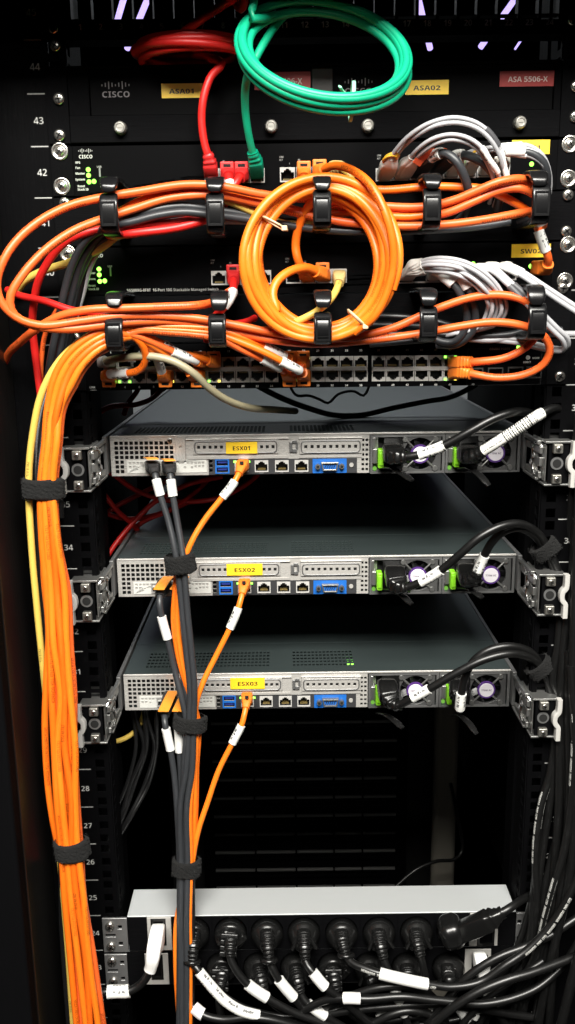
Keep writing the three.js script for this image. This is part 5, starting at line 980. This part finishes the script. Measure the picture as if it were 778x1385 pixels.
// ------------------------------------------------------------------ cables in the dark behind
const redBack = [[[130, 630, -90], [150, 640, -100], [188, 665, -120], [234, 678, -130], [290, 675, -130], [322, 662, -140], [350, 640, -160], [360, 615, -170]],
  [[118, 640, -60], [134, 660, -70], [160, 692, -90], [182, 712, -110], [200, 740, -130]],
  [[118, 800, -80], [150, 745, -90], [172, 716, -100], [208, 680, -110], [255, 655, -130], [300, 645, -150]],
  [[160, 735, -120], [195, 705, -120], [230, 690, -120], [265, 665, -140], [290, 640, -160]],
  [[120, 678, -100], [145, 695, -110], [180, 702, -120], [225, 692, -130], [262, 676, -140]],
  [[118, 720, -130], [150, 690, -140], [190, 668, -150], [230, 648, -160]],
  [[168, 560, -100], [174, 545, -110], [186, 528, -118], [196, 500, -125]], [[130, 560, -80], [150, 550, -90], [185, 547, -110], [212, 534, -135], [235, 500, -150]]];
redBack.forEach((p, i) => pc(i < 6 ? 'dim red cable in the tangle behind the highest server' : ['dim red cable curling up in the gap over the highest server', 'dim red cable lying in the gap over the highest server'][i - 6], J.red, p.map(([x, y, z]) => [x, y, z * 1.4 - 30]), { r: 0.0031, group: i < 6 ? 'dim red cables in the tangle' : undefined }));
for (let i = 0; i < 5; i++) cord('data_cable', 'thin black cable of the loop hanging behind the ear of the lowest server', 'cable', J.black, 0.0024 + (i % 3) * 0.0004, [[172 + i * 11, 915, -110 - i * 6], [180 + i * 8 - (i % 2) * 5, 965, -100 + i * 4], [184 + i * 7 + (i % 2) * 4, 1010, -95], [172 + i * 8 - (i % 3) * 3, 1060, -90 - i * 3], [156 + i * 6 + (i % 2) * 3, 1100, -88], [142 + i * 2, 1150, -80]], { group: 'thin black cables of the loop' });
cord('patch_cable', 'dull yellow cable hanging behind the ear of the lowest server', 'cable', J.yellow, 0.003, [[202, 915, -120], [197, 955, -110], [186, 985, -105], [166, 1000, -100], [140, 1003, -98], [120, 995, -98]]);
cord('power_cable', 'black cable sagging across the top of the highest server under the port switch', 'power cable', J.powerPlain, 0.0034, [[318, 505, -110], [380, 538, -150], [420, 553, -170], [450, 561, -180], [490, 561, -190], [530, 552, -200], [575, 543, -210], [612, 536, -215], [650, 515, -220], [668, 490, -220]]);
cord('power_cable', 'small black cable loop lying on the highest server below the empty ports', 'power cable', J.black, 0.0017, [[385, 500, -190], [400, 534, -200], [418, 535, -210], [432, 540, -215], [444, 545, -218], [458, 533, -222], [478, 529, -226], [492, 535, -228], [500, 520, -226], [503, 500, -224]]);
cord('power_cable', 'thin black cable drooping in the dark beside the grey rear post', 'power cable', J.powerPlain, 0.0032, [[610, 1060, -600], [618, 1100, -600], [625, 1150, -590], [615, 1162, -580], [590, 1165, -570], [565, 1175, -560], [540, 1195, -550], [520, 1215, -540]]);

// ------------------------------------------------------------------ power cords of the servers
const RP = 0.0042;
function pcord(label, pts, o = {}) { return cord('power_cable', label, 'power cable', o.print ? J.power : J.powerPlain, o.r ?? RP, pts, o); }
const c13 = { end: 0, len: 0.058, w: 0.0215, h: 0.0165, mat: M.plug, taper: 0.66, ribs: 4, e: 5, seg: 44 };
function strap(t, pts) { part('retainer_strap', sweep(pxCurve(pts), 0, 1, 30, 12, (q) => [0.0036 * (q > 0.9 ? 0.75 : 1), 0.0011, 5], 'x'), M.plug, t); }
let pt = pcord('power cord of the highest server\'s left supply, with a white band over the fan', [[531, 610, -60], [532, 611, -34], [537, 618, -16], [550, 618, -8], [567, 615, -4], [600, 603, 2], [635, 584, 8], [668, 566, 8], [698, 557, 2], [722, 561, -20], [742, 575, -40], [750, 600, -50]], { boots: [c13], sleeves: [[567, 617, 601, 603]] });
strap(pt, [[520, 633, -52], [532, 634, -30], [546, 642, -16], [558, 650, -6]]);
pt = pcord('power cord of the highest server\'s right supply, its end in a long barcoded sleeve', [[631, 612, -60], [633, 613, -34], [640, 617, -16], [655, 609, -6], [690, 587, 4], [733, 559, 8], [752, 552, 0], [766, 566, -20], [772, 600, -40]], { boots: [c13], sleeves: [[655, 610, 734, 558, M.barcode, 1.25]] });
strap(pt, [[622, 634, -52], [636, 634, -30], [650, 644, -14], [662, 657, -4]]);
pt = pcord('power cord of the middle server\'s left supply, with a white band across the fan hub', [[533, 775, -60], [534, 776, -36], [538, 790, -20], [545, 795, -12], [570, 787, -4], [597, 771, 4], [622, 750, 12], [650, 726, 16], [680, 711, 14], [706, 709, 8], [728, 722, 2], [740, 740, 0], [752, 765, 2], [762, 800, 4], [768, 850, 6], [770, 900, 8], [766, 955, 8], [763, 1000, 10], [763, 1050, 10], [767, 1105, 12], [769, 1140, 14], [764, 1170, 18], [752, 1210, 24], [742, 1240, 30], [730, 1290, 30], [712, 1330, 26], [690, 1372, 24]], { boots: [c13], sleeves: [[568, 788, 597, 771]] });
strap(pt, [[522, 797, -52], [534, 799, -32], [546, 807, -18], [557, 817, -8]]);
pt = pcord('power cord of the middle server\'s right supply, with an upright white band', [[631, 772, -60], [632, 773, -38], [637, 784, -22], [643, 779, -14], [655, 752, -6], [665, 734, 0], [681, 719, 4], [702, 714, 4], [724, 725, 0], [738, 745, -3], [750, 772, 0], [757, 815, 2], [755, 870, 4], [748, 920, 4], [757, 950, 4], [751, 990, 4], [749, 1035, 4], [744, 1085, 6], [736, 1138, 8], [728, 1195, 14], [724, 1250, 20], [715, 1310, 22], [702, 1370, 22]], { boots: [c13], sleeves: [[645, 778, 655, 752]] });
strap(pt, [[622, 795, -52], [634, 797, -32], [644, 802, -20], [653, 809, -12]]);
pt = pcord('power cord of the lowest server\'s left supply, with a short white band at the fan', [[523, 928, -60], [524, 930, -36], [528, 945, -20], [536, 954, -12], [558, 944, -4], [582, 931, 2], [620, 909, 8], [655, 892, 10], [690, 884, 8], [716, 889, 2], [732, 903, -2], [742, 925, 0], [748, 960, 2], [750, 1000, 2], [744, 1046, 4], [734, 1080, 6], [729, 1112, 8], [726, 1160, 12], [722, 1210, 18], [718, 1262, 22], [708, 1320, 22], [690, 1385, 20]], { boots: [c13], sleeves: [[559, 945, 581, 932]] });
strap(pt, [[512, 965, -52], [522, 967, -32], [534, 975, -18], [545, 985, -8]]);
pt = pcord('power cord of the lowest server\'s right supply, rising steeply past a white band', [[621, 928, -60], [621, 930, -38], [622, 952, -22], [622, 960, -12], [624, 940, -6], [629, 916, -2], [640, 895, 2], [660, 880, 4], [688, 874, 4], [714, 880, 0], [732, 896, -4], [746, 920, -4], [755, 950, -2], [762, 1000, 2], [764, 1060, 6], [762, 1100, 8], [755, 1128, 10], [745, 1166, 14], [738, 1200, 18], [730, 1260, 24], [716, 1330, 24], [700, 1400, 22]], { boots: [{ ...c13, len: 0.048 }], sleeves: [[622, 958, 625, 938]] });
strap(pt, [[614, 967, -52], [624, 969, -32], [635, 979, -18], [645, 993, -6]]);
velcro('hook_and_loop_strap', 'fuzzy black strap on the power cords beside the ear of the middle server', pxCurve([[722, 726, 0], [738, 743, 0], [748, 762, 0]]), 0.5, 0.012, 0.0095, 0.016, { fuzz: 800, group: 'straps of the power cords' });
velcro('hook_and_loop_strap', 'fuzzy black strap on the power cords beside the ear of the lowest server', pxCurve([[716, 890, -2], [731, 902, -2], [742, 918, -2]]), 0.5, 0.0125, 0.0095, 0.015, { fuzz: 800, group: 'straps of the power cords' });
// ------------------------------------------------------------------ plugs and cords of the power strips
const plugBody = (() => {                                   // round moulded plug, flat at the socket, domed to the cord
  const a = new THREE.LatheGeometry([[0.0001, 0.021], [0.006, 0.0206], [0.0085, 0.019], [0.0165, 0.0065], [0.0178, 0.004], [0.0178, -0.006], [0.0001, -0.006]].reverse().map(([x, y]) => new THREE.Vector2(x, y)), 40).rotateX(PI / 2);
  return a;
})();
const plugFaceted = (() => {                                // second pattern: a facetted grip with ridges
  const a = new THREE.LatheGeometry([[0.0001, 0.0165], [0.0105, 0.016], [0.0135, 0.013], [0.0165, 0.0045], [0.0178, 0.003], [0.0178, -0.006], [0.0001, -0.006]].reverse().map(([x, y]) => new THREE.Vector2(x, y)), 40).rotateX(PI / 2);
  const rib = []; for (const s of [-1, 1]) rib.push(new RoundedBoxGeometry(0.0035, 0.022, 0.009, 2, 0.0015).rotateZ(s * 0.5).rotateX(-0.35).translate(s * 0.0085, 0.0035, 0.0125));
  rib.push(new RoundedBoxGeometry(0.012, 0.0085, 0.007, 2, 0.002).rotateX(-0.5).translate(0, -0.001, 0.0165), new RoundedBoxGeometry(0.009, 0.005, 0.003, 2, 0.001).rotateX(-0.4).translate(0, 0.008, 0.016));
  return merge([a, ...rib]);
})();
const plugRidged = (() => {                                 // third pattern: a ribbed block across the plug
  const a = new THREE.LatheGeometry([[0.0001, 0.0095], [0.0155, 0.0085], [0.0178, 0.004], [0.0178, -0.006], [0.0001, -0.006]].reverse().map(([x, y]) => new THREE.Vector2(x, y)), 36).rotateX(PI / 2), g = [a];
  for (let i = 0; i < 4; i++) g.push(new RoundedBoxGeometry(0.019, 0.005, 0.016, 2, 0.0012).rotateX(-0.6).translate(-0.001, 0.011 - i * 0.0062, 0.0125 + i * 0.0022));
  g.push(new RoundedBoxGeometry(0.015, 0.027, 0.013, 2, 0.003).rotateX(-0.5).translate(-0.001, 0.002, 0.013), new RoundedBoxGeometry(0.008, 0.022, 0.006, 2, 0.002).rotateZ(-0.7).translate(0.009, 0.001, 0.011));
  return merge(g);
})();
const bodies = [plugBody, plugFaceted, plugRidged];
function schuko(label, kind, x, y, neckTo, pts, o = {}) {
  const r = o.r ?? 0.0041, neck = pxCurve([[x, y + 5, 14], [x + (neckTo[0] - x) * 0.25, y + 14, 25], [(x + neckTo[0]) / 2, (y + neckTo[1]) / 2 + 4, 32], [neckTo[0], neckTo[1], neckTo[2]]]);
  const c = pxCurve([[x, y + 5, 14], [x + (neckTo[0] - x) * 0.25, y + 14, 25], [(x + neckTo[0]) / 2, (y + neckTo[1]) / 2 + 4, 32], neckTo, ...pts]);
  const t = cord('power_cable', label, 'power cable', o.print ? J.power : J.powerPlain, r, c, { sleeves: o.sleeves });
  const p = W(x, y, 0.0);
  piece('plug', bodies[kind], M.plug, t, p.x, p.y, 0.004, [0.12, 0, rr(-0.12, 0.12)]);
  part('strain_relief', sweep(neck, 0, 1, 84, 18, (q) => { const k = 0.0086 - 0.0032 * q, z = q > 0.22 && (q * 9) % 1 < 0.3 ? 0.8 : 1; return [k * z, k * z, 2.6]; }), M.plug, t);
  if (kind === 0 || o.flange) { const n = W(neckTo[0], neckTo[1] + 1, neckTo[2] / 1000); part('grip_collar', new THREE.TorusGeometry(0.0075, 0.0026, 10, 24).rotateX(1.1).translate(n.x, n.y, n.z), M.plug, t); }
  return t;
}
schuko('cone plug cord at the left end of the upper strip, with one long white band', 0, 262, 1259.5, [260, 1300, 34], [[268, 1312, 40], [285, 1333, 44], [305, 1354, 46], [326, 1367, 46], [352, 1374, 44], [390, 1382, 40], [430, 1392, 36]], { sleeves: [[270, 1314, 350, 1374, M.sleeve, 1.3]] });
schuko('ribbed plug cord second from the left on the upper strip', 2, 312, 1260, [311, 1293, 36], [[317, 1308, 40], [334, 1330, 44], [362, 1350, 46], [395, 1368, 46], [434, 1383, 44], [480, 1398, 40]], { sleeves: [[336, 1331, 362, 1349, M.sleevePlain, 1.38]] });
schuko('cone plug cord third from the left on the upper strip', 0, 361.5, 1259.5, [364, 1298, 36], [[370, 1312, 40], [378, 1326, 42], [398, 1350, 42], [410, 1364, 40], [428, 1378, 36], [455, 1396, 32]], { sleeves: [[378, 1325, 397, 1349, M.sleevePlain, 1.38]], flange: true });
schuko('ridged plug cord fourth from the left on the upper strip', 1, 411, 1259.5, [413, 1297, 36], [[417, 1307, 42], [424, 1316, 46], [440, 1335, 50], [460, 1350, 50], [500, 1384, 46], [520, 1400, 44]], { sleeves: [[423, 1315, 440, 1335, M.sleevePlain, 1.38]] });
schuko('cone plug cord fifth on the upper strip, printed white, running to the right edge', 0, 462, 1259.5, [468, 1291, 36], [[476, 1302, 44], [494, 1310, 52], [515, 1317, 58], [548, 1325, 60], [578, 1331, 60], [610, 1335, 60], [650, 1328, 58], [683, 1306, 56], [711, 1287, 52], [741, 1257, 48], [766, 1219, 46], [780, 1190, 44], [790, 1160, 40]], { print: true, sleeves: [[514, 1317, 578, 1331, M.sleevePlain, 1.42]], flange: true });
schuko('ridged plug cord sixth on the upper strip, with a white band ringed grey', 1, 512.5, 1259, [519, 1296, 36], [[525, 1312, 40], [533, 1335, 42], [540, 1354, 42], [547, 1371, 40], [556, 1400, 38]], { sleeves: [[533, 1335, 536, 1344, M.sleevePlain, 1.35], [542, 1360, 547, 1371, M.sleevePlain, 1.35], [536, 1345, 542, 1359, M.pale, 1.3]] });
schuko('ridged plug cord seventh on the upper strip', 1, 563, 1258.5, [569, 1293, 36], [[574, 1315, 38], [579, 1340, 36], [588, 1362, 34], [600, 1400, 30]], { sleeves: [[585, 1356, 592, 1372, M.sleevePlain, 1.35]] });
{ // flat angled plug at the right end of the upper strip, its cord leaving up to the right
  const t = pcord('flat angled plug at the right end of the upper strip, lying across the inlet', [[618, 1262, 20], [640, 1254, 30], [664, 1243, 36], [690, 1228, 34], [703, 1219, 22], [716, 1212, 6], [735, 1204, -20], [760, 1195, -40]], { r: 0.0044, boots: [{ end: 0, len: 0.062, w: 0.021, h: 0.019, mat: M.plug, taper: 0.7, ribs: 5, e: 5, ref: 'y', name: 'plug_body' }] });
  const p = W(610, 1258, 0.016);
  part('plug_head', new RoundedBoxGeometry(0.027, 0.031, 0.034, 4, 0.0105).rotateZ(0.32).translate(p.x, p.y, p.z + 0.002), M.plug, t);
}
[[301, 2, [297, 1338, 34], [[296, 1356, 34], [300, 1376, 32], [310, 1400, 30]], 'first'], [351, 1, [357, 1340, 34], [[368, 1356, 32], [390, 1370, 30], [420, 1380, 28]], 'second'], [400.5, 1, [406, 1341, 34], [[413, 1354, 38], [425, 1364, 40], [441, 1375, 40], [470, 1392, 38]], 'third'], [451, 2, [455, 1339, 34], [[458, 1354, 32], [470, 1368, 30], [495, 1384, 28]], 'fourth'], [500, 1, [505, 1338, 32], [[507, 1352, 28], [500, 1366, 26], [480, 1378, 24]], 'fifth'], [551, 1, [555, 1338, 30], [[558, 1352, 26], [552, 1368, 24], [540, 1385, 22]], 'sixth'], [606, 1, [610, 1334, 34], [[614, 1348, 36], [622, 1364, 36], [634, 1382, 34], [640, 1400, 32]], 'last']]
  .forEach(([x, k, n, pts, w]) => schuko(`${w} plug cord from the left on the lower strip`, k, x, 1306.5, n, pts, { r: 0.004, sleeves: w === 'third' ? [[417, 1357, 440, 1374, M.sleevePlain, 1.38]] : w === 'last' ? [[622, 1362, 632, 1378, M.sleevePlain, 1.4]] : [] }));
// inlets: white taped plugs
{
  const t = pcord('black cord with a white taped plug at the left end of the power strips', [[214, 1262, 3], [213, 1266, 24], [209, 1285, 40], [203, 1312, 42], [192, 1330, 42], [176, 1340, 44], [158, 1341, 46], [140, 1342, 48], [110, 1345, 44]], { r: 0.0046, boots: [{ end: 0, len: 0.066, w: 0.0155, h: 0.02, mat: M.white, taper: 0.55, e: 6, name: 'taped_plug', seg: 30 }], sleeves: [[175, 1340, 145, 1342, M.sleeve, 1.45]] });
  pcord('black cord with a white taped plug at the right end of the lower strip', [[648, 1300, 3], [650, 1302, 22], [654, 1318, 32], [660, 1342, 34], [668, 1362, 32], [684, 1385, 26], [700, 1410, 20]], { r: 0.0044, boots: [{ end: 0, len: 0.066, w: 0.0145, h: 0.019, mat: M.white, taper: 0.7, e: 6, name: 'taped_plug', seg: 30 }] });
}
// loose cords crossing the bottom
pcord('cord crossing just under the printed one at the lower right', [[790, 1235, 30], [771, 1248, 34], [745, 1265, 38], [711, 1280, 44], [675, 1294, 48], [643, 1313, 50], [621, 1332, 50], [600, 1358, 48], [580, 1384, 46], [570, 1400, 44]], {});
pcord('thick plain cord sweeping from the right edge down to the bottom middle', [[800, 1284, 44], [777, 1294, 48], [754, 1303, 54], [718, 1316, 62], [687, 1325, 66], [650, 1340, 68], [621, 1357, 68], [590, 1381, 66], [570, 1400, 64]], { r: 0.0047 });
pcord('plain cord lying level across the bottom right, white band at its left end', [[790, 1260, 30], [770, 1295, 34], [749, 1318, 42], [725, 1337, 50], [687, 1352, 56], [650, 1358, 58], [614, 1355, 58], [583, 1352, 58], [544, 1348, 58], [500, 1351, 56], [466, 1350, 54], [440, 1353, 48], [400, 1372, 40]], { sleeves: [[465, 1350, 487, 1351, M.sleevePlain, 1.35]] });
pcord('cord arching low over the bottom middle', [[430, 1366, 34], [455, 1356, 40], [480, 1345, 44], [518, 1335, 48], [552, 1334, 48], [578, 1343, 46], [596, 1362, 40], [605, 1390, 34]], {});
pcord('cord running level along the bottom edge, middle', [[400, 1380, 30], [440, 1372, 34], [480, 1366, 40], [531, 1361, 44], [583, 1358, 44], [630, 1362, 42], [680, 1370, 36], [720, 1376, 30]], {});
pcord('cord bowed along the bottom edge under the others', [[470, 1398, 40], [505, 1384, 44], [530, 1372, 46], [552, 1367, 46], [578, 1371, 44], [600, 1388, 40], [606, 1402, 38]], {});
pcord('cord at the bottom left with a white band at its left end', [[250, 1352, 30], [264, 1364, 36], [276, 1373, 40], [302, 1379, 44], [335, 1376, 46], [365, 1379, 46], [400, 1388, 44], [440, 1402, 40]], { sleeves: [[262, 1363, 275, 1372, M.sleevePlain, 1.5]] });
pcord('thick grey shining cord rising at the bottom right corner', [[790, 1270, 60], [778, 1310, 64], [769, 1345, 66], [758, 1390, 68], [752, 1410, 68]], { r: 0.0052 });
pcord('printed cord hanging at the right edge below the numbered rail', [[772, 900, 24], [775, 940, 26], [778, 980, 28], [776, 1040, 30], [771, 1100, 32], [763, 1150, 36], [749, 1200, 40], [738, 1240, 40], [725, 1290, 36], [700, 1340, 30]], { print: true });
pcord('printed cord hanging left of the others along the right rail', [[752, 1010, 0], [744, 1050, 4], [733, 1085, 8], [727, 1120, 12], [724, 1165, 16], [726, 1220, 22], [720, 1280, 24], [706, 1340, 22], [690, 1390, 20]], { print: true, r: 0.004 });
for (let i = 0; i < 4; i++) pcord('thin cord of the fan spreading under the right rail at the bottom', [[735 - i * 4, 1200, 10 + i * 3], [728 - i * 8, 1270, 12], [716 - i * 12, 1320, 14 - i * 2], [704 - i * 18, 1360, 12], [690 - i * 20, 1400, 10]], { r: 0.0034, group: 'thin cords fanning out at the lower right' });
pcord('cord hanging out of the picture at the right, beside the middle server', [[783, 560, 20], [777, 640, 10], [772, 700, 0], [770, 760, -6], [772, 830, -6], [776, 900, 0]], {});
const tangle = 'thin black cord in the tangle under the power strips';
[[[300, 1345, 26], [330, 1362, 30], [380, 1374, 32], [440, 1368, 34], [500, 1360, 36], [560, 1372, 36], [610, 1392, 34]], [[360, 1345, 22], [380, 1364, 26], [430, 1388, 30], [450, 1402, 30]], [[440, 1345, 24], [480, 1372, 28], [540, 1392, 30], [560, 1404, 30]],
  [[690, 1330, 30], [640, 1345, 34], [590, 1368, 36], [540, 1378, 36], [480, 1390, 34], [440, 1404, 32]], [[720, 1345, 26], [670, 1362, 30], [620, 1378, 32], [560, 1388, 32], [500, 1402, 30]], [[735, 1300, 40], [700, 1322, 44], [660, 1350, 46], [630, 1380, 46], [612, 1404, 44]], [[715, 1300, 20], [680, 1338, 24], [655, 1372, 26], [640, 1404, 26]]]
  .forEach((p) => pcord(tangle, p, { r: 0.0034, group: 'thin cords of the tangle' }));
[[[521, 1352, 20], [518, 1366, 26], [508, 1384, 28], [498, 1404, 28], 519, 1362, 513, 1376, 'fifth'], [[575, 1346, 22], [571, 1362, 26], [563, 1384, 28], [556, 1404, 28], 572, 1358, 567, 1374, 'sixth'], [[655, 1352, 26], [646, 1368, 30], [634, 1388, 30], [626, 1404, 30], 650, 1361, 641, 1376, 'last']]
  .forEach(([p0, p1, p2, p3, x0, y0, x1, y1, w]) => pcord(`short cord hanging below the ${w} lower plug with a small white tag`, [p0, p1, p2, p3], { r: 0.0034, sleeves: [[x0, y0, x1, y1, M.sleevePlain, 1.3]] }));
[[[786, 610, 24], [781, 720, 22], [777, 830, 22], [775, 930, 24], [779, 1020, 30], [778, 1110, 34], [770, 1190, 38], [752, 1270, 40], [738, 1330, 40], [725, 1404, 38]], [[780, 700, 10], [772, 800, 8], [762, 880, 8], [757, 1000, 10], [756, 1090, 14], [750, 1170, 20], [741, 1250, 26], [734, 1320, 28], [720, 1400, 28]], [[770, 880, 14], [769, 980, 16], [771, 1060, 20], [766, 1150, 26], [756, 1230, 32], [748, 1310, 34], [742, 1404, 34]]]
  .forEach((p, i) => pcord(['outermost black cord running down the right edge of the picture', 'black cord running down behind the others from the middle server ear', 'black cord in the middle of the thick run at the lower right'][i], p, { r: 0.0046 }));
scene.traverse((o) => { if (o.isMesh) { o.castShadow = true; o.receiveShadow = true; } });
renderer.render(scene, camera);
